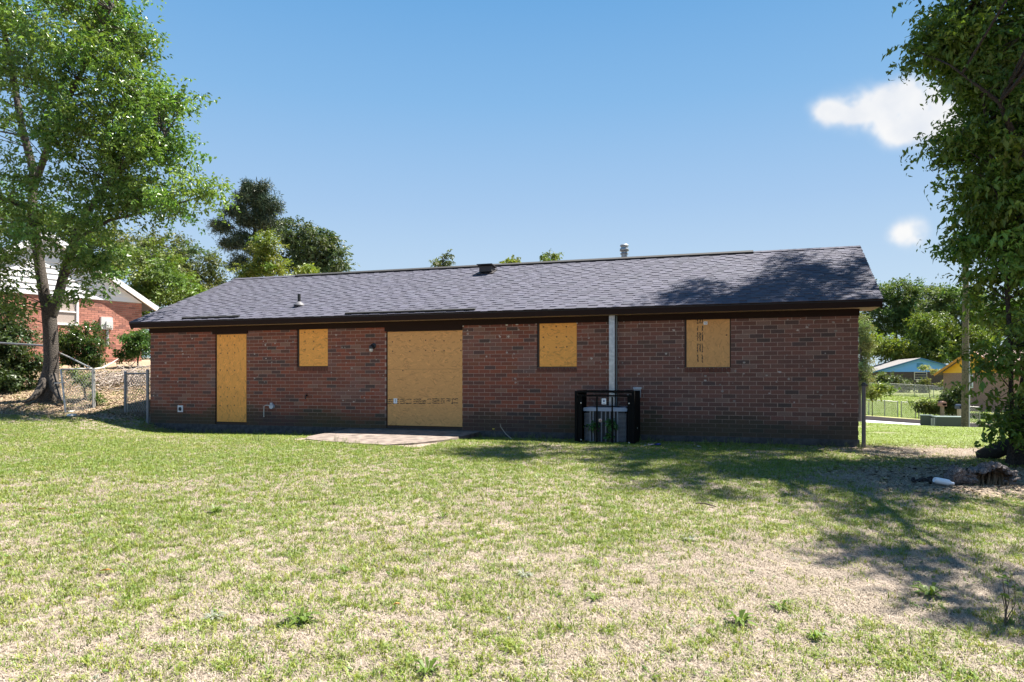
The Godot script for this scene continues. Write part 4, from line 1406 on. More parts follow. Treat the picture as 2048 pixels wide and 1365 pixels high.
	var pole := thing("utility_pole", "weathered wooden utility pole with a pale riser pipe by the road", "pole", Transform3D(Basis(), pp))
	var pb := MB.new()
	pb.tube([Vector3.ZERO, Vector3(0.03, 3, 0), Vector3(0.06, 8.3, 0)], [0.15, 0.14, 0.12], 14)
	part("pole_shaft", pb.mesh(grain(mat(Color(0.27, 0.225, 0.15), 0.95), ramp_tex(256, 0.04, 5, 82, Color(0.45, 0.45, 0.42), Color(1, 1, 1)), 0.8)), pole)
	var pr := MB.new()
	pr.tube([Vector3(0.165, 0.2, 0.06), Vector3(0.175, 4.2, 0.06)], [0.035, 0.035], 8)
	part("riser_pipe", pr.mesh(mat(Color(0.55, 0.53, 0.57), 0.6)), pole)
	# green utility cabinets
	var green := mat(Color(0.065, 0.085, 0.075), 0.5)
	var c1 := gp(1841, 34.6)
	var cab := thing("utility_pedestal", "small dark green utility pedestal left of the long cabinet", "utility box", Transform3D(Basis(Vector3.UP, deg_to_rad(-34)), c1))
	var cb := MB.new()
	cb.bx(0.0, 0.5, -0.3, 0.52, -0.45, 0.0)
	part("body", cb.mesh(green), cab)
	var cl := MB.new()
	cl.bx(-0.02, 0.52, 0.52, 0.56, -0.47, 0.02)
	part("lid", cl.mesh(mat(Color(0.16, 0.20, 0.19), 0.4)), cab)
	var c2 := gp(1874, 33.6)
	var cab2 := thing("utility_cabinet", "long low green utility cabinet beside the pole by the road", "utility box", Transform3D(Basis(Vector3.UP, deg_to_rad(-14)), c2))
	var cb2 := MB.new()
	cb2.bx(0.0, 1.42, -0.5, 0.46, -0.7, 0.0)
	part("body", cb2.mesh(green), cab2)
	var cl2 := MB.new()
	cl2.bx(-0.03, 1.45, 0.46, 0.51, -0.73, 0.03)
	part("lid", cl2.mesh(mat(Color(0.20, 0.25, 0.23), 0.4)), cab2)
	var bo := MB.new()
	for x in [-0.25, -0.14]:
		bo.tube([Vector3(x, -0.3, 0.1), Vector3(x, 0.42, 0.1)], [0.035, 0.035], 8)
	part("bollards", bo.mesh(mat(Color(0.3, 0.33, 0.33), 0.5)), cab2)
	# post box and a second post
	var mp := gp(1885, 46.5)
	var mbx := thing("mailbox", "red-brown mailbox on a wooden post across the road", "mailbox", Transform3D(Basis(), mp))
	var m1 := MB.new()
	m1.bx(-0.09, 0.09, -0.2, 1.15, -0.09, 0.09)
	part("post", m1.mesh(mat(Color(0.20, 0.155, 0.12), 0.9)), mbx)
	var m2 := MB.new()
	m2.bx(-0.16, 0.16, 1.15, 1.34, -0.25, 0.25)
	m2.tube([Vector3(0, 1.34, -0.25), Vector3(0, 1.34, 0.25)], [0.16, 0.16], 14)
	part("box", m2.mesh(mat(Color(0.30, 0.16, 0.13), 0.7)), mbx)
	var mp2 := gp(1919, 44.5)
	var mb2 := thing("mailbox", "blue-black mailbox on a weathered post just left of the pole", "mailbox", Transform3D(Basis(), mp2))
	var m3 := MB.new()
	m3.bx(-0.09, 0.09, -0.2, 1.1, -0.09, 0.09)
	part("post", m3.mesh(mat(Color(0.30, 0.25, 0.20), 0.9)), mb2)
	var m4 := MB.new()
	m4.bx(-0.14, 0.14, 1.1, 1.28, -0.24, 0.24)
	m4.tube([Vector3(0, 1.28, -0.24), Vector3(0, 1.28, 0.24)], [0.14, 0.14], 14)
	part("box", m4.mesh(mat(Color(0.03, 0.04, 0.07), 0.5)), mb2)

# ---------------------------------------------------------------- vegetation
func build_trees() -> void:
	var bark_tex := ramp_tex(256, 0.06, 5, 91, Color(0.35, 0.34, 0.34), Color(1, 1, 1))
	var bark_b := ramp_tex(256, 0.09, 5, 92, Color.BLACK, Color.WHITE)
	var bark := grain(mat(Color(0.17, 0.145, 0.125), 0.95), bark_tex, 1.6, bark_b, 3.0)
	var dbark := grain(mat(Color(0.075, 0.062, 0.052), 0.95), bark_tex, 1.6, bark_b, 3.0)
	# --- big left tree
	var lm := leaf_mat(Color(0.145, 0.250, 0.055), 0.34)
	var sp1 := [sprig(11, 0.42, 0.115, 0.21, 0.45, lm), sprig(10, 0.38, 0.105, 0.22, 0.5, lm), sprig(12, 0.45, 0.11, 0.20, 0.35, lm)]
	var D := 18.0
	var b0 := px(97, 796, D)
	var P := func(x: float, y: float, dd := 0.0) -> Vector3:
		return px(x, y, D + dd)
	var st := [
		[[b0 - Vector3(0, 0.2, 0), P.call(97, 785), P.call(99, 765), P.call(102, 720), P.call(100, 660), P.call(97, 625)], [0.34, 0.27, 0.215, 0.18, 0.175, 0.175]],
		[[P.call(97, 630), P.call(88, 590), P.call(80, 540), P.call(72, 480), P.call(64, 430), P.call(66, 340, 0.3), P.call(42, 250, 0.5), P.call(20, 120, 0.6), P.call(-20, -60, 0.6)], [0.15, 0.14, 0.13, 0.125, 0.115, 0.105, 0.09, 0.07, 0.04]],
		[[P.call(103, 630), P.call(118, 585), P.call(132, 530), P.call(146, 490), P.call(158, 450, -0.3), P.call(205, 380, -0.7), P.call(260, 320, -1.0), P.call(330, 270, -1.2)], [0.14, 0.125, 0.11, 0.10, 0.09, 0.07, 0.05, 0.025]],
		[[P.call(66, 380, 0.2), P.call(110, 250, -0.5), P.call(170, 130, -1.0), P.call(220, 20, -1.3)], [0.09, 0.07, 0.05, 0.025]],
		[[P.call(64, 420), P.call(10, 400, -0.8), P.call(-80, 350, -1.2)], [0.08, 0.06, 0.03]],
		[[P.call(150, 480), P.call(220, 440, -0.6), P.call(330, 415, -1.0), P.call(430, 385, -1.2)], [0.05, 0.04, 0.025, 0.01]],
		[[P.call(93, 745), P.call(84, 776, -0.25), P.call(66, 796, -0.5), P.call(46, 806, -0.6)], [0.12, 0.12, 0.07, 0.02]],
		[[P.call(103, 745), P.call(109, 776, -0.25), P.call(118, 795, -0.5), P.call(128, 804, -0.6)], [0.12, 0.11, 0.06, 0.02]]]
	var bl := []
	for q in [[150, -40, 0, 2.2, 1.6, 2.2, 22], [60, 60, 0.8, 2.0, 1.6, 2.0, 16], [185, 60, -0.8, 1.35, 1.0, 1.6, 16], [228, 50, -0.6, 0.75, 0.7, 1.0, 8], [130, 150, -1.2, 1.5, 1.1, 1.4, 14], [222, 165, -0.9, 1.3, 0.9, 1.4, 15], [290, 185, -0.6, 0.75, 0.55, 1.0, 10], [345, 213, -0.5, 0.4, 0.25, 0.6, 4],
		[30, 200, -1.5, 1.3, 1.0, 1.2, 11], [200, 270, -1.3, 1.3, 0.8, 1.2, 16], [280, 280, -1.0, 0.95, 0.65, 1.1, 14], [338, 318, -0.8, 0.42, 0.35, 0.7, 6], [150, 340, -0.8, 1.3, 0.6, 1.2, 9], [235, 360, -1.0, 1.1, 0.55, 1.1, 11], [300, 392, -0.9, 0.8, 0.4, 0.9, 8], [402, 384, -1.2, 0.28, 0.13, 0.35, 4], [340, 420, -0.9, 0.3, 0.2, 0.5, 3],
		[10, 350, -1.4, 0.9, 0.55, 1.0, 5], [90, 440, -0.5, 1.0, 0.6, 1.1, 7], [215, 440, -1.0, 1.0, 0.5, 1.0, 8], [20, 470, -1.2, 0.9, 0.6, 0.9, 6], [160, 530, -0.8, 0.7, 0.5, 0.9, 5], [50, 540, -1.0, 0.8, 0.4, 0.9, 4], [215, 520, -0.8, 0.5, 0.45, 0.7, 4], [150, 585, -0.9, 0.35, 0.2, 0.5, 2], [15, 590, -1.0, 0.6, 0.4, 0.8, 5],
		[-120, 100, 0, 2.2, 2.4, 2.4, 22], [-150, 330, 0, 1.9, 1.8, 2.2, 16], [50, -150, 0.5, 2.6, 1.4, 2.6, 18], [-30, -20, 2.0, 2.2, 2.0, 1.5, 14]]:
		bl.append([px(q[0], q[1], D + q[2]), Vector3(q[3], q[4], q[5]), q[6]])
	plant("shade_tree", "tall forked leafy shade tree standing left of the open gate", "tree", "", b0, st, bl, 0.53, 25, sp1, bark, 0.03, 0.30)
	# --- right tree, close, dark, hung with leaves to the ground
	var rm := leaf_mat(Color(0.120, 0.205, 0.034), 0.40, 1.0)
	var sp2 := [sprig(10, 0.30, 0.085, 0.24, 0.4, rm), sprig(9, 0.28, 0.095, 0.25, 0.5, rm), sprig(11, 0.32, 0.08, 0.22, 0.3, rm)]
	D = 9.8
	var rb := gp(2050, D, -0.1)
	var sr := [
		[[rb, rb + Vector3(0.05, 0.6, 0), rb + Vector3(0.3, 2.2, 0), rb + Vector3(0.9, 4.5, -0.6), rb + Vector3(1.2, 7.5, -1.4), rb + Vector3(1.3, 10.5, -2.4), rb + Vector3(1.2, 13.0, -3.4)], [0.26, 0.20, 0.18, 0.16, 0.12, 0.09, 0.03]],
		[[gp(2023, 9.6, -0.05), px(2024, 860, 9.6), px(2022, 700, 9.6), px(2010, 500, 9.6), px(1985, 330, 9.6), px(1960, 150, 9.8), px(1930, 30, 10)], [0.035, 0.032, 0.03, 0.028, 0.022, 0.016, 0.008]],
		[[rb + Vector3(0.5, 3.2, -0.2), px(2040, 300, 9.4), px(2000, 205, 9.3), px(1900, 130, 9.6)], [0.08, 0.05, 0.03, 0.01]],
		[[rb + Vector3(1.0, 5, -0.8), rb + Vector3(1.3, 6.0, -2.4), rb + Vector3(1.6, 8.0, -3.4)], [0.1, 0.07, 0.03]]]
	var rl := []
	for q in [[2016, 20, 10.2, 0.64, 0.6, 1.0, 10], [1976, 110, 10.2, 0.51, 0.4, 0.8, 8], [1916, 90, 10.1, 0.23, 0.3, 0.5, 2], [2028, 130, 10, 0.74, 0.7, 1.1, 11], [2062, 40, 10, 0.74, 0.7, 1.2, 11], [1998, 220, 9.8, 0.41, 0.3, 0.7, 6], [2052, 230, 9.6, 0.74, 0.7, 1.1, 12], [1938, 285, 9.8, 0.35, 0.2, 0.5, 3],
		[2028, 320, 9.7, 0.51, 0.45, 0.8, 8], [2062, 380, 9.5, 0.74, 0.7, 1.0, 12], [1997, 430, 9.7, 0.46, 0.5, 0.8, 7], [1993, 490, 9.8, 0.32, 0.22, 0.5, 4], [2052, 520, 9.5, 0.69, 0.6, 1.0, 11], [2023, 555, 9.7, 0.33, 0.28, 0.6, 5], [2057, 640, 9.5, 0.46, 0.6, 0.9, 9], [2082, 740, 9.4, 0.46, 0.5, 0.8, 8], [2022, 735, 9.5, 0.18, 0.3, 0.4, 3], [2077, 830, 9.3, 0.29, 0.3, 0.5, 4], [2018, 855, 9.4, 0.09, 0.12, 0.2, 2], [2031, 60, 10.4, 0.7, 0.7, 0.8, 14], [1886, 95, 10.1, 0.30, 0.25, 0.5, 6], [1916, 45, 10.2, 0.4, 0.35, 0.6, 7], [1841, 108, 10.1, 0.10, 0.06, 0.2, 2], [1931, 165, 10.0, 0.35, 0.25, 0.5, 6], [1896, 278, 9.9, 0.2, 0.1, 0.3, 3], [1956, 380, 9.8, 0.2, 0.15, 0.4, 4], [1941, 500, 9.8, 0.22, 0.12, 0.3, 3], [2060, 110, 10.2, 0.8, 0.8, 0.9, 16], [2000, 300, 10.2, 0.6, 0.6, 0.7, 10], [2060, 300, 10.1, 0.7, 0.8, 0.8, 14], [2040, 450, 10.2, 0.7, 0.6, 0.7, 12], [2055, 600, 10.0, 0.6, 0.7, 0.7, 10]]:
		rl.append([px(q[0], q[1], q[2]), Vector3(q[3], q[4], q[5]), q[6]])
	for q in [[7.1, 12.6, 13.6, 1.9, 1.2, 1.5, 46], [9.2, 11.6, 12.6, 1.7, 1.4, 1.6, 36], [8.2, 11.0, 11.4, 1.6, 1.2, 1.4, 33], [8.2, 10.0, 10.0, 1.6, 1.2, 1.3, 30], [9.6, 9.4, 9.4, 1.5, 1.3, 1.3, 15], [8.4, 8.6, 8.0, 1.5, 1.1, 1.0, 9], [7.9, 11.6, 14.4, 0.8, 0.6, 0.7, 14], [9.5, 11.3, 14.2, 1.2, 0.9, 0.9, 26], [9.8, 12.8, 15.6, 1.5, 1.2, 1.2, 18], [11.2, 12.4, 16.0, 1.3, 1.2, 1.2, 16], [10.8, 11.0, 14.2, 1.4, 1.4, 1.4, 21], [10.0, 7.0, 11.5, 1.5, 1.6, 1.4, 21], [9.3, 4.6, 10.2, 1.4, 1.6, 1.4, 24], [9.0, 2.4, 9.6, 1.2, 1.4, 1.3, 18], [7.2, 7.4, 6.4, 0.9, 0.6, 0.6, 9], [6.3, 6.2, 5.5, 0.7, 0.4, 0.35, 6], [6.0, 5.2, 4.6, 0.5, 0.3, 0.3, 4]]:
		rl.append([Vector3(q[0], q[1], -q[2]), Vector3(q[3], q[4], q[5]), q[6]])
	plant("overhanging_tree", "dark leafy tree overhanging the yard's right edge with hanging twigs", "tree", "", rb, sr, rl, 0.38, 27, sp2, dbark, 0.02, 0.3)
	# --- trees behind, left
	var mid := leaf_mat(Color(0.125, 0.185, 0.035), 0.5)
	var pale := leaf_mat(Color(0.115, 0.145, 0.060), 0.5)
	var bright := leaf_mat(Color(0.165, 0.215, 0.030), 0.5)
	var dark := leaf_mat(Color(0.060, 0.095, 0.034), 0.5)
	var needle := leaf_mat(Color(0.040, 0.066, 0.030), 0.5, 0.2)
	var S := func(m: Material, leaf: float) -> Array:
		return [sprig(10, leaf * 3.0, leaf, 0.25, 0.3, m), sprig(9, leaf * 3.0, leaf, 0.27, 0.2, m)]
	far_tree("leafy_tree", "bright green tree close behind the red brick neighbour house", 310, 33.0, [[290, 530, 0, 1.7, 1.3, 1.5, 22], [330, 570, -0.5, 1.5, 1.0, 1.4, 20], [270, 590, -0.5, 1.1, 0.9, 1.2, 12], [380, 600, 0, 1.0, 0.5, 1.0, 9], [290, 640, -1, 0.9, 0.8, 0.9, 10]], 0.6, 26, S.call(mid, 0.16), bark)
	far_tree("leafy_tree", "pale grey-green tree between the neighbour's house and the roof", 350, 42.0, [[320, 510, 0, 1.9, 1.4, 1.8, 24], [375, 530, 0, 1.5, 1.2, 1.5, 20], [410, 575, 0, 1.0, 0.7, 1.2, 12], [265, 500, 0, 1.6, 1.0, 1.5, 14], [340, 580, 0, 1.8, 1.0, 1.5, 14]], 0.65, 26, S.call(pale, 0.17), bark)
	far_tree("leafy_tree", "green tree beyond the white gable, mostly behind the shade tree", 130, 40.0, [[40, 470, 0, 2.2, 1.5, 1.8, 18], [140, 460, 0, 2.0, 1.3, 1.8, 16], [210, 500, 0, 1.8, 1.2, 1.6, 16]], 0.7, 24, S.call(mid, 0.18), bark)
	far_tree("pine_tree", "tall dark pine rising above the roof's left end", 508, 62.0, [[508, 382, 0, 1.2, 0.6, 1.2, 10], [490, 400, 0, 1.0, 0.4, 1.2, 6], [475, 425, 0, 0.9, 0.4, 1.0, 6], [535, 415, 0, 1.3, 0.5, 1.4, 10], [505, 440, 0, 1.2, 0.6, 1.2, 8], [445, 452, 0, 0.7, 0.3, 0.8, 5], [480, 480, 0, 1.0, 0.4, 1.1, 6], [545, 455, 0, 1.2, 0.6, 1.3, 9], [452, 490, 0, 0.4, 0.25, 0.6, 3], [470, 525, 0, 0.7, 0.6, 1.0, 5], [515, 500, 0, 1.3, 0.8, 1.2, 8]], 0.6, 20, [sprig(26, 0.75, 0.30, 0.09, -0.1, needle, true), sprig(24, 0.8, 0.28, 0.1, -0.1, needle, true)], dbark)
	far_tree("leafy_tree", "round dark green tree right of the tall pine", 628, 56.0, [[590, 470, 0, 1.3, 1.1, 1.5, 16], [630, 490, 0, 1.8, 1.4, 1.8, 28], [670, 520, 0, 1.2, 0.9, 1.4, 16], [600, 530, 0, 2.0, 1.0, 1.5, 18]], 0.65, 26, S.call(dark, 0.20), dbark)
	far_tree("leafy_tree", "bright yellow-green tree in front of the tall pine", 530, 44.0, [[530, 490, 0, 0.85, 0.9, 0.9, 16], [505, 540, 0, 0.9, 0.6, 0.9, 12], [545, 535, 0, 0.9, 0.6, 0.9, 12], [480, 565, 0, 0.6, 0.4, 0.7, 6]], 0.45, 24, S.call(bright, 0.16), bark)
	far_tree("leafy_tree", "small bright treetop just above the ridge before the dark tree", 622, 42.0, [[620, 545, 0, 0.7, 0.45, 0.7, 10], [600, 560, 0, 0.6, 0.4, 0.6, 6]], 0.4, 20, S.call(bright, 0.15), bark)
	far_tree("leafy_tree", "small tree tip above the middle of the ridge, leftmost of three", 885, 45.0, [[885, 530, 0, 0.45, 0.28, 0.5, 7], [893, 512, 0, 0.12, 0.12, 0.2, 2], [875, 560, 0, 0.9, 0.6, 0.8, 8]], 0.3, 16, S.call(pale, 0.15), bark)
	far_tree("leafy_tree", "low rounded treetop above the ridge, middle of three", 1022, 45.0, [[1022, 530, 0, 0.55, 0.32, 0.5, 8], [1020, 560, 0, 0.9, 0.6, 0.8, 8]], 0.3, 18, S.call(bright, 0.15), bark)
	far_tree("leafy_tree", "thin forked treetop above the ridge, rightmost of three", 1105, 45.0, [[1093, 515, 0, 0.2, 0.28, 0.3, 5], [1114, 514, 0, 0.12, 0.22, 0.3, 3], [1105, 560, 0, 0.9, 0.6, 0.8, 8]], 0.24, 14, S.call(mid, 0.15), bark)
	# --- trees behind, right
	var mgreen := leaf_mat(Color(0.095, 0.150, 0.050), 0.5)
	far_tree("leafy_tree", "tall dark tree next to the roof's right end", 1790, 105.0, [[1790, 590, 0, 3.0, 2.2, 2.5, 32], [1760, 640, 0, 3.0, 2.5, 2.5, 28], [1810, 650, 0, 3.0, 2.5, 2.5, 25], [1740, 590, 0, 2.0, 1.5, 2.0, 12]], 1.3, 26, S.call(mgreen, 0.38), dbark)
	far_tree("leafy_tree", "tall grey-green tree in the middle of the far right group", 1870, 112.0, [[1870, 605, 0, 3.5, 2.2, 3.0, 35], [1840, 650, 0, 3.0, 2.5, 2.5, 25], [1910, 640, 0, 3.5, 3.0, 2.5, 28], [1930, 600, 0, 2.5, 1.8, 2.5, 15]], 1.4, 26, S.call(leaf_mat(Color(0.115, 0.165, 0.065), 0.5), 0.40), dbark)
	far_tree("leafy_tree", "bright rounded tree behind the blue and orange houses", 1870, 98.0, [[1865, 660, 0, 2.6, 2.0, 2.2, 32], [1900, 690, 0, 2.6, 2.0, 2.2, 28], [1855, 710, 0, 2.6, 1.8, 2.0, 20], [1940, 680, 0, 3.0, 2.4, 2.5, 22]], 1.1, 26, S.call(mid, 0.34), dbark)
	far_tree("leafy_tree", "low light green tree right behind the blue gable", 1790, 98.0, [[1785, 700, 0, 2.0, 1.3, 1.8, 22], [1750, 690, 0, 1.8, 1.2, 1.6, 18], [1820, 705, 0, 1.6, 1.0, 1.6, 15]], 1.0, 24, S.call(bright, 0.32), dbark)
	far_tree("leafy_tree", "dark tree filling the gap beyond the far houses", 1980, 115.0, [[1980, 640, 0, 5.0, 4.0, 3.0, 42], [2060, 640, 0, 5.0, 4.5, 3.0, 38], [2030, 730, 0, 6.0, 3.0, 3.0, 28]], 1.6, 26, S.call(mgreen, 0.45), dbark)
	far_tree("feathery_tree", "pale feathery small tree hard against the house's right corner", 1718, 40.0, [[1726, 700, 0, 0.4, 0.9, 0.8, 15], [1722, 740, 0, 0.4, 0.8, 0.7, 11], [1716, 650, 0, 0.5, 0.6, 0.7, 10], [1725, 765, 0, 0.4, 0.4, 0.5, 6]], 0.36, 26, [sprig(14, 0.5, 0.13, 0.14, 0.2, leaf_mat(Color(0.17, 0.20, 0.085), 0.5))], bark)
	# a wooded skyline far off, mostly hidden
	# --- shrubs
	var gloss := leaf_mat(Color(0.055, 0.100, 0.024), 0.28)
	shrub("round_shrub", "large glossy evergreen shrub before the neighbour's brick wall", 165, 23.0, [[165, 690, 0, 0.72, 0.72, 0.65, 30], [140, 700, 0, 0.5, 0.6, 0.5, 12], [190, 715, 0, 0.4, 0.4, 0.4, 8]], 0.28, 22, S.call(gloss, 0.085), dbark)
	shrub("round_shrub", "green shrub showing between the neighbour's house and the brick corner", 275, 24.0, [[275, 690, 0, 0.45, 0.42, 0.4, 16], [292, 685, 0, 0.4, 0.45, 0.4, 12], [255, 705, 0, 0.3, 0.25, 0.3, 6]], 0.25, 22, S.call(leaf_mat(Color(0.075, 0.15, 0.035), 0.4), 0.09), dbark)
	shrub("dark_shrub", "dark spreading shrub in the shade left of the big trunk", 30, 19.5, [[20, 700, 0, 0.8, 0.7, 0.7, 22], [60, 735, 0, 0.4, 0.4, 0.4, 9], [-30, 720, 0, 0.8, 0.7, 0.7, 14], [10, 760, -0.4, 0.7, 0.35, 0.5, 12], [0, 640, 0, 0.6, 0.4, 0.5, 9]], 0.3, 22, S.call(leaf_mat(Color(0.05, 0.085, 0.028), 0.45), 0.10), dbark)
	shrub("young_bush", "bright young bush growing up through the open gate", 172, 17.9, [[165, 760, 0, 0.18, 0.15, 0.2, 6], [150, 752, 0, 0.14, 0.1, 0.15, 3]], 0.15, 14, S.call(mid, 0.06), dbark)
	shrub("young_bush", "small green weed bush just right of the gate post", 192, 17.4, [[192, 795, 0, 0.12, 0.12, 0.1, 5], [198, 800, 0, 0.08, 0.06, 0.1, 2]], 0.1, 12, S.call(mid, 0.05), dbark)
	shrub("house_shrub", "pale leafy shrub along the blue house's dark wall", 1790, 80.0, [[1775, 762, 0, 1.3, 0.7, 0.9, 10], [1800, 770, 0, 1.3, 0.5, 0.8, 9], [1750, 770, 0, 1.0, 0.9, 0.8, 8]], 0.55, 18, S.call(pale, 0.28), dbark)
	shrub("house_shrub", "small pale shrub right of the blue house's window", 1848, 79.0, [[1848, 772, 0, 0.5, 0.7, 0.5, 6]], 0.4, 16, S.call(pale, 0.25), dbark)
	shrub("ornamental_tree", "small flowering tree in front of the blue gable's right end", 1862, 70.0, [[1850, 733, 0, 0.5, 0.15, 0.4, 4], [1872, 742, 0, 0.5, 0.2, 0.4, 5], [1886, 768, 0, 0.3, 0.3, 0.3, 3]], 0.22, 9, S.call(leaf_mat(Color(0.27, 0.28, 0.13), 0.5), 0.2), dbark)
	shrub("fence_vine", "creeping plants over the fence across the street right of the gate", 1850, 47.8, [[1845, 808, 0, 0.5, 0.35, 0.3, 7], [1860, 818, 0, 0.7, 0.25, 0.3, 8], [1875, 815, 0, 0.5, 0.3, 0.3, 6]], 0.3, 16, S.call(leaf_mat(Color(0.11, 0.15, 0.05), 0.5), 0.16), dbark)
	shrub("dark_hedge", "dense dark bush between the two mailboxes", 1905, 47.0, [[1905, 805, 0, 0.7, 0.75, 0.6, 18], [1912, 790, 0, 0.5, 0.5, 0.5, 8]], 0.35, 22, S.call(leaf_mat(Color(0.055, 0.085, 0.028), 0.5), 0.17), dbark)
	shrub("fence_bush", "leafy bush at the near end of the street fence by the brick corner", 1745, 46.0, [[1745, 785, 0, 0.7, 0.4, 0.5, 9], [1765, 775, 0, 0.5, 0.3, 0.4, 5]], 0.3, 18, S.call(bright, 0.16), dbark)
	shrub("roadside_bush", "dark bush beyond the overhanging tree by the roadside", 1985, 33.0, [[1990, 848, 0, 0.9, 0.4, 0.6, 10], [2030, 840, 0, 1.0, 0.6, 0.6, 12]], 0.35, 18, S.call(dark, 0.13), dbark)

func far_tree(called: String, label: String, x: float, d: float, blobs: Array, clump: float, per: int, sprigs: Array, bark: Material) -> void:
	var base := gp(x, d, -0.2)
	var top := 1e9
	var bl := []
	for q in blobs:
		bl.append([px(q[0], q[1], d + q[2]), Vector3(q[3], q[4], q[5]), q[6]])
		top = minf(top, q[1])
	var tp := px(x, top, d)
	var h := tp.y - base.y
	var r := clampf(h * 0.022, 0.08, 0.32)
	var st := [[[base, base + Vector3(0, h * 0.3, 0), base.lerp(tp, 0.65) + Vector3(0.1, 0, 0.1), tp], [r * 1.3, r, r * 0.6, r * 0.15]]]
	plant(called, label, "tree", "", base, st, bl, clump, per, sprigs, bark, clampf(r * 0.18, 0.015, 0.06), 0.3, 0.8)

func shrub(called: String, label: String, x: float, d: float, blobs: Array, clump: float, per: int, sprigs: Array, bark: Material) -> void:
	var base := gp(x, d, -0.05)
	var bl := []
	for q in blobs:
		bl.append([px(q[0], q[1], d + q[2]), Vector3(q[3], q[4], q[5]), q[6]])
	var c: Vector3 = bl[0][0]
	plant(called, label, "tree" if called == "ornamental_tree" else "shrub", "", base, [[[base, base.lerp(c, 0.5), c], [0.03, 0.025, 0.012]]], bl, clump, per, sprigs, bark, 0.008, 0.3, 0.6, 0.4)

# ---------------------------------------------------------------- lawn
func blades(count: int, spread: float, h0: float, h1: float, w: float, flat: float, m: Material) -> ArrayMesh:
	var b := MB.new()
	for i in count:
		var p := Vector3(rng.randfn(0, 0.45), 0, rng.randfn(0, 0.45)) * spread
		var a := rng.randf() * TAU
		var d := Vector3(cos(a), 0, sin(a))
		var h := rng.randf_range(h0, h1)
		var lean := flat * rng.randf_range(0.4, 1.3)
		var side := Vector3(-d.z, 0, d.x) * w * rng.randf_range(0.7, 1.3)
		var mid := p + Vector3(0, h * 0.6, 0) + d * h * lean * 0.4
		var tip := p + Vector3(0, h * (1.0 - 0.25 * lean), 0) + d * h * lean
		tip.y = maxf(tip.y, 0.006)
		var t := rng.randf_range(0.8, 1.2)
		b.col = Color(t, t, t)
		b.tri(p - side, p + side, mid + side * 0.7)
		b.tri(p - side, mid + side * 0.7, mid - side * 0.7)
		b.tri(mid - side * 0.7, mid + side * 0.7, tip)
	return b.mesh(m)

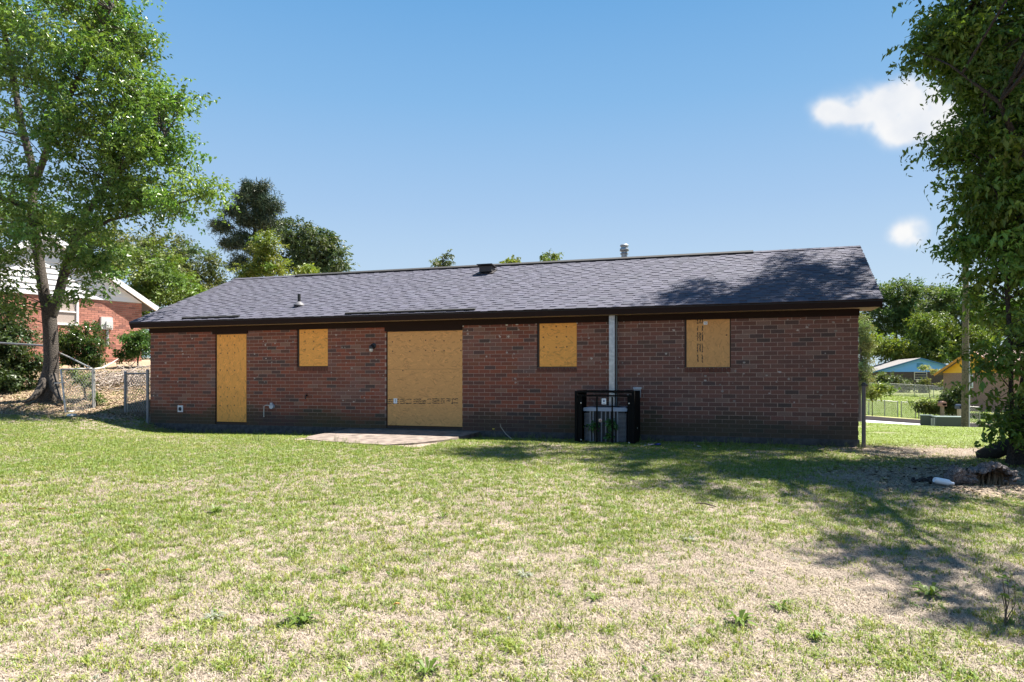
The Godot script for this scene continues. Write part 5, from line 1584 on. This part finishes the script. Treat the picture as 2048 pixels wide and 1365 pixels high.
func build_lawn() -> void:
	var gm := leaf_mat(Color(0.195, 0.265, 0.042), 0.5, 0.8)
	var sm := leaf_mat(Color(0.385, 0.33, 0.265), 0.8, 0.3)
	var green := [blades(10, 0.045, 0.018, 0.042, 0.0028, 1.2, gm), blades(9, 0.04, 0.015, 0.040, 0.003, 1.6, gm), blades(11, 0.05, 0.02, 0.05, 0.0026, 0.9, gm)]
	var straw := [blades(16, 0.07, 0.010, 0.026, 0.0019, 1.8, sm), blades(15, 0.08, 0.012, 0.030, 0.0017, 2.2, sm)]
	var n1 := noise(2.2, 3, 101)
	var n2 := noise(0.32, 3, 102)
	var n3 := noise(7.0, 2, 103)
	var gx := [[], [], []]
	var gc := [[], [], []]
	var sx := [[], []]
	var sc := [[], []]
	var inv := house_at.affine_inverse()
	var total := 190000
	for i in total:
		var d := 2.5 + 14.5 * pow(rng.randf(), 0.85)
		var x := rng.randf_range(-0.82, 0.82) * d + rng.randf_range(-0.3, 0.3)
		var lp := inv * Vector3(x, 0, -d)
		if lp.z < 0.05 and lp.x > -0.05 and lp.x < LEN + 0.1:
			continue
		if lp.x > 5.75 and lp.x < 8.6 and lp.z < 2.55 + 0.15 * (lp.x - 6.0):
			continue
		if x < -9.5 and d > 16.2:
			continue
		var zone := 0.0
		zone += 0.22 * smoothstep(7.5, 9.5, d) * smoothstep(4.0, -1.0, x)
		zone -= 0.75 * smoothstep(1.7, 0.2, Vector2((x - 2.2) * 0.8, (d - 4.7) * 1.2).length())
		zone -= 0.28 * smoothstep(1.8, 0.2, Vector2(x + 2.0, d - 3.3).length())
		zone -= 0.35 * smoothstep(2.0, 0.3, Vector2((x + 7.0) * 0.6, (d - 13.3) * 1.4).length())
		zone -= 1.7 * smoothstep(2.3, 0.6, Vector2((x - 6.0) * 0.8, (d - 8.4) * 1.5).length())
		zone -= 1.2 * smoothstep(1.6, 0.4, Vector2((x - 7.0) * 0.7, d - 11.6).length())
		zone -= 0.4 * smoothstep(0.9, 0.1, Vector2((x - 1.3) * 0.5, d - 11.5).length())
		zone += 0.15 * smoothstep(0.0, 3.0, x) * smoothstep(5.0, 7.0, d)
		var v := n1.get_noise_2d(x, d) * 0.4 + n2.get_noise_2d(x, d) * 0.4 + n3.get_noise_2d(x, d) * 0.8 + zone - 0.09 + 0.16 * smoothstep(4.5, 8.0, d)
		var y := ground_y(x, d) - 0.004
		var a := rng.randf() * TAU
		var s := rng.randf_range(0.75, 1.25)
		var bs := Basis(Vector3.UP, a).scaled(Vector3(s, s * rng.randf_range(0.8, 1.2), s))
		if v > 0.0 + rng.randfn(0, 0.36):
			var k := rng.randi_range(0, 2)
			gx[k].append(Transform3D(bs, Vector3(x, y, -d)))
			var t := rng.randf_range(0.75, 1.2)
			var yel := clampf(rng.randfn(0.1, 0.16) - v * 0.25, -0.2, 0.5)
			gc[k].append(Color(t * (1.0 + yel), t * (1.0 + yel * 0.25), t * (1.0 + yel * 0.3)))
		elif rng.randf() < 0.72:
			var k := rng.randi_range(0, 1)
			sx[k].append(Transform3D(bs, Vector3(x, y, -d)))
			var t := rng.randf_range(0.7, 1.2)
			sc[k].append(Color(t, t * 0.97, t * 0.95))
	# small silvery and broad-leaved weeds, too many to count
	var wx := [[], []]
	var wc := [[], []]
	for i in 2200:
		var d := 2.6 + 11.0 * pow(rng.randf(), 0.8)
		var x := rng.randf_range(-0.8, 0.8) * d
		var lp := inv * Vector3(x, 0, -d)
		if lp.z < 0.2 or (lp.x > 5.0 and lp.x < 9.0 and lp.z < 3.2) or x < -9.5:
			continue
		var k := 0 if n1.get_noise_2d(x * 0.5 + 70.0, d * 0.5) > 0.12 and rng.randf() < 0.75 else 1
		if k == 1 and rng.randf() < 0.4:
			continue
		var ws := rng.randf_range(0.5, 1.1)
		wx[k].append(Transform3D(Basis(Vector3.UP, rng.randf() * TAU).scaled(Vector3(ws, ws * 0.45, ws)), Vector3(x, ground_y(x, d), -d)))
		var t := rng.randf_range(0.75, 1.2)
		wc[k].append(Color(t, t, t))
	many("silvery_ground_weed", sprig(22, 0.10, 0.035, 0.16, -0.35, leaf_mat(Color(0.30, 0.33, 0.28), 0.7), true), wx[0], wc[0])
	many("broad_leaf_weed", sprig(14, 0.09, 0.05, 0.16, -0.4, leaf_mat(Color(0.13, 0.23, 0.045), 0.5), true), wx[1], wc[1])
	# slope at the right, running down to the road
	for i in 26000:
		var d := 12.0 + 25.0 * pow(rng.randf(), 0.8)
		var x := rng.randf_range(0.49, 0.78) * d
		if x < 6.2 or d > 37.0:
			continue
		if n2.get_noise_2d(x * 0.8, d) * 0.8 + n1.get_noise_2d(x, d) * 0.6 < -0.18:
			continue
		var s := rng.randf_range(1.0, 1.7)
		var k := rng.randi_range(0, 2)
		gx[k].append(Transform3D(Basis(Vector3.UP, rng.randf() * TAU).scaled(Vector3(s * 1.5, s, s * 1.5)), Vector3(x, ground_y(x, d) - 0.01, -d)))
		var t := rng.randf_range(0.85, 1.25)
		gc[k].append(Color(t * 1.05, t * 1.05, t * 0.8))
	# meadow across the street
	for i in 9000:
		var d := rng.randf_range(49.5, 76.0)
		var x := rng.randf_range(0.49, 0.70) * d
		var s := rng.randf_range(3.5, 6.0)
		var k := rng.randi_range(0, 2)
		gx[k].append(Transform3D(Basis(Vector3.UP, rng.randf() * TAU).scaled(Vector3(s, s * 0.7, s)), Vector3(x, ground_y(x, d) - 0.02, -d)))
		var t := rng.randf_range(0.9, 1.25)
		gc[k].append(Color(t * 1.05, t * 1.1, t * 0.7))
	# patches on the left bank
	for i in 3500:
		var d := rng.randf_range(16.5, 22.0)
		var x := rng.randf_range(-0.74, -0.52) * d
		if n1.get_noise_2d(x * 0.7, d * 0.7) < 0.02:
			continue
		var k := rng.randi_range(0, 2)
		gx[k].append(Transform3D(Basis(Vector3.UP, rng.randf() * TAU).scaled(Vector3.ONE * rng.randf_range(0.8, 1.5)), Vector3(x, ground_y(x, d), -d)))
		gc[k].append(Color(0.9, 0.9, 0.7) * rng.randf_range(0.8, 1.1))
	for k in 3:
		many("short_green_grass", green[k], gx[k], gc[k])
	for k in 2:
		many("dry_straw_grass", straw[k], sx[k], sc[k])
	# fallen leaves: on the left bank and round the log
	var lm := leaf_mat(Color(0.36, 0.265, 0.18), 0.8, 0.2)
	var lf := MB.new()
	for i in 6:
		var p := Vector3(rng.randfn(0, 0.09), 0.008, rng.randfn(0, 0.09))
		var a := rng.randf() * TAU
		var d := Vector3(cos(a), rng.randf_range(-0.1, 0.4), sin(a)) * rng.randf_range(0.03, 0.055)
		var sd := Vector3(-sin(a), rng.randf_range(-0.3, 0.5), cos(a)) * 0.017
		var t := rng.randf_range(0.55, 1.5)
		lf.col = Color(t, t, t * 0.95)
		lf.tri(p - d, p + sd, p + d)
		lf.tri(p - d, p + d, p - sd)
	var lmesh := lf.mesh(lm)
	var lx := []
	var lc := []
	for i in 15000:
		var d := rng.randf_range(15.8, 23.0)
		var x := rng.randf_range(-0.80, -0.50) * d
		if d < 16.6 and rng.randf() < 0.7:
			continue
		if x > -9.3:
			continue
		lx.append(Transform3D(Basis(Vector3.UP, rng.randf() * TAU).scaled(Vector3.ONE * rng.randf_range(0.45, 1.0)), Vector3(x, ground_y(x, d) + 0.005, -d)))
		var t := rng.randf_range(0.6, 1.5)
		lc.append(Color(t, t, t))
	for i in 1500:
		var p := Vector2(rng.randfn(6.1, 1.1), rng.randfn(8.6, 1.0))
		lx.append(Transform3D(Basis(Vector3.UP, rng.randf() * TAU).scaled(Vector3.ONE * rng.randf_range(0.5, 1.0)), Vector3(p.x, ground_y(p.x, p.y) + 0.005, -p.y)))
		var t := rng.randf_range(0.4, 1.1)
		lc.append(Color(t, t, t))
	for i in 900:
		var p := inv.affine_inverse() * Vector3(rng.randf_range(0.0, LEN + 0.6), 0, absf(rng.randfn(0.05, 0.3)) + 0.03)
		lx.append(Transform3D(Basis(Vector3.UP, rng.randf() * TAU).scaled(Vector3.ONE * rng.randf_range(0.4, 0.9)), Vector3(p.x, ground_y(p.x, -p.z) + 0.005, p.z)))
		var t := rng.randf_range(0.4, 1.2)
		lc.append(Color(t, t, t))
	many("leaf_litter", lmesh, lx, lc)

# ---------------------------------------------------------------- small things
func weed(label: String, x: float, d: float, r: float, n: int, m: Material, up := 0.35) -> void:
	var b := MB.new()
	for i in n:
		var a := TAU * i / n + rng.randfn(0, 0.25)
		var l := r * rng.randf_range(0.35, 1.1)
		var dir := Vector3(cos(a), 0, sin(a))
		var side := Vector3(-dir.z, 0, dir.x) * l * 0.10
		var u := up * rng.randf_range(0.4, 1.5)
		var m1 := dir * l * 0.5 + Vector3(0, l * u, 0)
		var t := rng.randf_range(0.75, 1.2)
		b.col = Color(t, t, t)
		var tip := dir * l + Vector3(0, l * u * 0.8, 0)
		b.tri(Vector3.ZERO, m1 + side, m1 - side)
		b.tri(m1 - side, m1 + side, tip)
	var o := part("lawn_weed", b.mesh(m))
	o.position = gp(x, d, 0.0)
	tag(o, label, "weed", "low weeds in the lawn")

func pd(y: float) -> float:   # distance at which the near lawn shows at photo row y
	var d := 4.0
	for i in 12:
		d = (EYE - ground_y(0.0, d)) * F / (y - 758.0)
	return d

func build_small() -> void:
	var wm := leaf_mat(Color(0.13, 0.205, 0.030), 0.5)
	var silver := leaf_mat(Color(0.30, 0.32, 0.26), 0.7)
	for q in [["broad green weed rosette low left of centre in the lawn", 600, 1252, 0.125, 16], ["green weed clump left of centre, middle of the lawn", 430, 1032, 0.11, 12], ["small green weed at the far left of the lawn", 85, 972, 0.11, 12], ["green weed near the photo's bottom left of centre", 855, 1350, 0.1, 12], ["weed rosette on the lawn's lower right", 1480, 1245, 0.12, 13], ["green weed in the middle of the lawn", 885, 1038, 0.09, 10], ["weed at the bottom middle left edge", 615, 1252, 0.1, 9], ["small weed on the lawn's right by the bare patch", 1560, 1215, 0.09, 9], ["bright grass clump on the bare patch at the right", 1860, 1185, 0.13, 22], ["weed tuft lower centre of the lawn", 690, 1150, 0.09, 10], ["weed tuft lower centre right of the lawn", 1190, 1200, 0.08, 10], ["low weed at lower right corner of lawn", 1630, 1275, 0.09, 9]]:
		weed(q[0], q[1], pd(q[2]), q[3], q[4] + 12, wm, 0.5)
	for q in [["silvery flat weed lower left of the lawn", 425, 1245], ["silvery weed mid lawn right of centre", 1050, 1155], ["silvery weed near the shadow's edge", 1380, 1080]]:
		weed(q[0], q[1], pd(q[2]), 0.08, 44, silver, 0.4)
	# seed heads and weeds along the foundation
	var tall := [blades(9, 0.07, 0.06, 0.16, 0.003, 0.6, leaf_mat(Color(0.17, 0.22, 0.06), 0.6))]
	var tx := []
	var tc := []
	for i in 420:
		var s := rng.randf_range(0.2, LEN)
		var z := 0.1 + absf(rng.randfn(0.0, 0.28))
		if s > 5.3 and s < 8.62:
			if rng.randf() < 0.6:
				continue
			z = 2.75 + rng.randf() * 0.4
		if s > 8.7 and s < 10.2:
			z *= 0.8
		elif rng.randf() < 0.45:
			continue
		var p := house_at * Vector3(s, 0, z)
		tx.append(Transform3D(Basis(Vector3.UP, rng.randf() * TAU).scaled(Vector3.ONE * rng.randf_range(0.5, 1.1)), Vector3(p.x, ground_y(p.x, -p.z), p.z)))
		tc.append(Color(1, 1, 1) * rng.randf_range(0.7, 1.1))
	many("foundation_grass", tall[0], tx, tc)
	# fallen log, hollow, at the right
	var bark := grain(mat(Color(0.42, 0.37, 0.36), 0.95), ramp_tex(256, 0.05, 5, 111, Color(0.35, 0.33, 0.33), Color(1, 1, 1)), 3.0, ramp_tex(256, 0.08, 5, 112, Color.BLACK, Color.WHITE), 3.0)
	var inner := grain(mat(Color(0.33, 0.21, 0.115), 0.95), ramp_tex(256, 0.05, 5, 113, Color(0.3, 0.28, 0.25), Color(1, 1, 1)), 3.0)
	var ld := 8.1
	var lo := gp(1960, ld)
	var log_ := thing("rotten_log", "rotten hollow log half broken open under the overhanging tree", "log", Transform3D(Basis(), lo))
	var W := func(x: float, y: float, dd := 0.0) -> Vector3:
		return px(x, y, ld + dd) - lo
	var cb := MB.new()
	var cp := []
	var cr := []
	for k in 15:
		var t := k / 14.0
		cp.append(W.call(1900, 950).lerp(W.call(1946, 962), t))
		cr.append((0.098 + 0.012 * sin(t * 9.0)) * (0.72 if k == 0 else 1.0) * (1.0 - 0.35 * t * t))
	cb.tube(cp, cr, 26)
	rough(cb, 0.055, 9.0, Vector3(0.35, 1, 1))
	for k in 9:
		var a := rng.randf() * TAU
		var p0: Vector3 = cp[0].lerp(cp[14], rng.randf() * 0.7) + Vector3(0, cos(a), sin(a)) * 0.1
		cb.bar(p0, p0 + Vector3(rng.randf_range(0.06, 0.14), rng.randf_range(-0.02, 0.02), rng.randf_range(-0.02, 0.02)), 0.02, 0.012)
	part("log_end", cb.mesh(bark), log_)
	var ar := MB.new()
	# arched bark shell, open towards the camera
	var ridge := [[1935, 940, 0.10], [1955, 938, 0.13], [1972, 928, 0.17], [1985, 925, 0.18], [2000, 932, 0.16], [2018, 941, 0.13], [2033, 950, 0.09]]
	var fine := []
	for i in ridge.size() - 1:
		for k in 4:
			var t := k / 4.0
			fine.append([lerpf(ridge[i][0], ridge[i + 1][0], t), lerpf(ridge[i][1], ridge[i + 1][1], t), lerpf(ridge[i][2], ridge[i + 1][2], t)])
	fine.append(ridge[-1])
	ridge = fine
	for i in ridge.size() - 1:
		for k in 12:
			var P := func(j: int, kk: int) -> Vector3:
				var q: Array = ridge[j]
				var a := lerpf(-0.25, PI, kk / 12.0)
				var top: Vector3 = W.call(q[0], q[1], 0.0)
				var r: float = q[2]
				var hgt: float = maxf(top.y + 0.02, 0.08)
				return Vector3(top.x, maxf(sin(a), -0.1) * hgt * (1.0 if kk > 0 else 0.6) + 0.012 * sin(j * 2.3 + kk * 1.7), top.z + cos(a) * r * 0.9)
			if kk_open(k):
				continue
			var a: Vector3 = P.call(i, k)
			var b: Vector3 = P.call(i + 1, k)
			var c: Vector3 = P.call(i + 1, k + 1)
			var d: Vector3 = P.call(i, k + 1)
			var nn := (b - a).cross(d - a).normalized()
			ar.quad(a, b, c, d, nn if nn.y > 0 else -nn)
			ar.quad(a - Vector3(0, 0.02, 0), b - Vector3(0, 0.02, 0), c - Vector3(0, 0.02, 0), d - Vector3(0, 0.02, 0), -nn if nn.y > 0 else nn)
	rough(ar, 0.05, 8.0)
	part("bark_shell", ar.mesh(bark), log_)
	var hw := MB.new()
	for i in 16:
		var x := rng.randf_range(1945, 2026)
		hw.tube([W.call(x, 972 + rng.randf_range(-2, 4), -0.1), W.call(x + rng.randf_range(-8, 8), 955 + rng.randf_range(-8, 5), 0.05), W.call(x + rng.randf_range(-14, 14), 945, 0.12)], [0.014, 0.018, 0.01], 5)
	hw.tube([W.call(1940, 966, 0.14), W.call(1985, 956, 0.16), W.call(2028, 962, 0.14)], [0.06, 0.10, 0.06], 8)
	part("rotten_heartwood", hw.mesh(inner), log_)
	var en := MB.new()
	for i in 14:
		var a := rng.randf() * TAU
		var p: Vector3 = W.call(2028 + cos(a) * 8, 958 + sin(a) * 12, -0.05 + rng.randf() * 0.1)
		en.tube([p + Vector3(-0.10, 0.0, 0.02), p + Vector3(0.03, rng.randf_range(-0.02, 0.02), 0)], [0.022, 0.012], 5)
	part("splintered_end", en.mesh(bark), log_)
	# a low dead trunk lying behind it
	var dl := MB.new()
	dl.tube([gp(1962, 10.6, 0.03), px(1990, 903, 10.4), px(2030, 888, 10.2), px(2080, 868, 10.0)], [0.10, 0.12, 0.11, 0.10], 10)
	tag(part("leaning_trunk", dl.mesh(grain(mat(Color(0.05, 0.043, 0.038), 0.95), ramp_tex(256, 0.05, 5, 114, Color(0.4, 0.4, 0.4), Color(1, 1, 1)), 2.0))), "dark dead trunk lying low behind the rotten log", "trunk")
	# white bottle and black rags by the log
	var bt := MB.new()
	bt.tube([px(1869, 960, 8.0), px(1872, 961, 8.0), px(1898, 966, 7.95), px(1903, 967, 7.93), px(1909, 968, 7.92)], [0.03, 0.038, 0.038, 0.018, 0.016], 14)
	tag(part("white_bottle", bt.mesh(mat(Color(0.72, 0.74, 0.80), 0.4))), "white plastic bottle lying on bare earth left of the log", "bottle")
	var rg := MB.new()
	for i in 14:
		var p := gp(rng.randf_range(1826, 1866), 8.25 + rng.randfn(0, 0.06), 0.02)
		rg.box(Transform3D(Basis(Vector3(rng.randfn(0, 1), rng.randfn(0, 1), rng.randfn(0, 1)).normalized(), rng.randf() * 3.0), p), Vector3(rng.randf_range(0.04, 0.09), 0.02, rng.randf_range(0.03, 0.06)))
	tag(part("dark_debris", rg.mesh(mat(Color(0.022, 0.018, 0.018), 0.9))), "small heap of black debris left of the white bottle", "debris")
	# litter beside the cage
	var cols := {"blue": Color(0.05, 0.08, 0.42), "pink": Color(0.60, 0.36, 0.38), "white": Color(0.68, 0.68, 0.74)}
	for q in [["crumpled blue wrapper on the ground beside the cage", "blue", 1312, 887, 0.10], ["crumpled pink and white paper just right of the cage foot", "pink", 1302, 890, 0.08], ["small white plastic scrap at the cage's right foot", "white", 1290, 886, 0.05], ["small pale blue scrap lying by the wall right of the cage", "white", 1398, 888, 0.05]]:
		var b := MB.new()
		var c: Color = cols[q[1]]
		var pts := []
		for i in 10:
			pts.append(Vector3(rng.randf_range(-1, 1) * q[4], rng.randf_range(0.0, 0.6) * q[4], rng.randf_range(-0.6, 0.6) * q[4]))
		for i in 14:
			b.tri(pts[rng.randi_range(0, 9)], pts[rng.randi_range(0, 9)], pts[rng.randi_range(0, 9)])
		var m := mat(c, 0.4)
		m.cull_mode = BaseMaterial3D.CULL_DISABLED
		var o := part("litter", b.mesh(m))
		o.position = gp(q[2], 12.0 if q[2] < 1350 else 11.9, 0.0)
		tag(o, q[0], "litter")
	# orange fallen leaves
	for q in [["curled orange leaf lying low left in the lawn", 210, 1158, 0.05], ["brown leaf lying at the far left of the lawn", 82, 1034, 0.045], ["reddish leaf lying in the lawn's lower middle", 792, 1222, 0.03]]:
		var b := MB.new()
		b.tri(Vector3(-q[3], 0.01, 0), Vector3(0, 0.03, 0.02), Vector3(q[3], 0.02, 0))
		b.tri(Vector3(-q[3], 0.01, 0), Vector3(q[3], 0.02, 0), Vector3(0, 0.02, -0.025))
		var m := mat(Color(0.50, 0.24, 0.07), 0.7)
		m.cull_mode = BaseMaterial3D.CULL_DISABLED
		var o := part("fallen_leaf", b.mesh(m))
		o.position = gp(q[1], pd(q[2]), 0.015)
		tag(o, q[0], "leaf")
	# sapling lower right, twig on the lawn, yellow flowers by the patio
	var sb := gp(2010, pd(1245))
	plant("thin_sapling", "thin bare sapling with few leaves at the lawn's right edge", "sapling", "", sb, [[[sb, sb + Vector3(0.01, 0.1, 0), sb + Vector3(-0.01, 0.26, 0)], [0.006, 0.005, 0.002]]], [[sb + Vector3(0.02, 0.2, 0), Vector3(0.05, 0.05, 0.03), 4]], 0.03, 2, [sprig(4, 0.06, 0.03, 0.3, 0.3, wm)], mat(Color(0.09, 0.07, 0.05), 0.9), 0.006)
	var tw := MB.new()
	tw.tube([gp(1392, pd(1008), 0.02), gp(1410, pd(1010), 0.03), gp(1432, pd(1014), 0.02)], [0.01, 0.009, 0.005], 6)
	tag(part("fallen_twig", tw.mesh(mat(Color(0.07, 0.05, 0.04), 0.9))), "dark fallen twig lying at the edge of the tree's shade", "twig")
	var f0 := house_at * Vector3(9.15, 0, 0.55)
	f0.y = ground_y(f0.x, -f0.z)
	var fl := thing("wild_flower", "yellow wild flower on a thin stem right of the patio", "flower", Transform3D(Basis(), f0))
	var fs := MB.new()
	fs.tube([Vector3.ZERO, Vector3(-0.02, 0.12, 0), Vector3(-0.05, 0.2, 0)], [0.004, 0.003, 0.003], 5)
	part("stem", fs.mesh(mat(Color(0.15, 0.15, 0.06), 0.8)), fl)
	var fh := MB.new()
	fh.lathe(Transform3D(Basis(), Vector3(-0.05, 0.195, 0)), [Vector2(0.006, 0), Vector2(0.026, 0.01), Vector2(0.02, 0.02), Vector2(0, 0.022)], 12)
	part("flower_head", fh.mesh(mat(Color(0.75, 0.62, 0.06), 0.6)), fl)
	var dn := MB.new()
	var d0 := house_at * Vector3(9.55, 0, 0.7)
	d0.y = ground_y(d0.x, -d0.z)
	dn.tube([d0, d0 + Vector3(-0.14, 0.12, 0.0), d0 + Vector3(-0.24, 0.26, 0), d0 + Vector3(-0.25, 0.32, 0)], [0.008, 0.007, 0.005, 0.003], 5)
	dn.tube([d0 + Vector3(-0.1, 0.09, 0), d0 + Vector3(-0.16, 0.15, 0.05)], [0.005, 0.003], 5)
	tag(part("dry_stem", dn.mesh(mat(Color(0.42, 0.40, 0.36), 0.9))), "grey dead weed stem leaning beside the patio's right edge", "weed")

func rough(b: MB, amp: float, freq: float, stretch := Vector3.ONE) -> void:
	var nz := noise(freq, 4, 131)
	for i in b.v.size():
		var p: Vector3 = b.v[i] * stretch
		b.v[i] += Vector3(nz.get_noise_3d(p.x, p.y, p.z), nz.get_noise_3d(p.x + 50, p.y, p.z), nz.get_noise_3d(p.x, p.y + 50, p.z)) * amp
	for k in range(0, b.idx.size(), 3):
		var i0 := b.idx[k]
		var i1 := b.idx[k + 1]
		var i2 := b.idx[k + 2]
		var f := (b.v[i2] - b.v[i0]).cross(b.v[i1] - b.v[i0]).normalized()
		for q in [i0, i1, i2]:
			b.n[q] = (b.n[q] * 0.4 + f).normalized()

func kk_open(k: int) -> bool:
	return k < 4
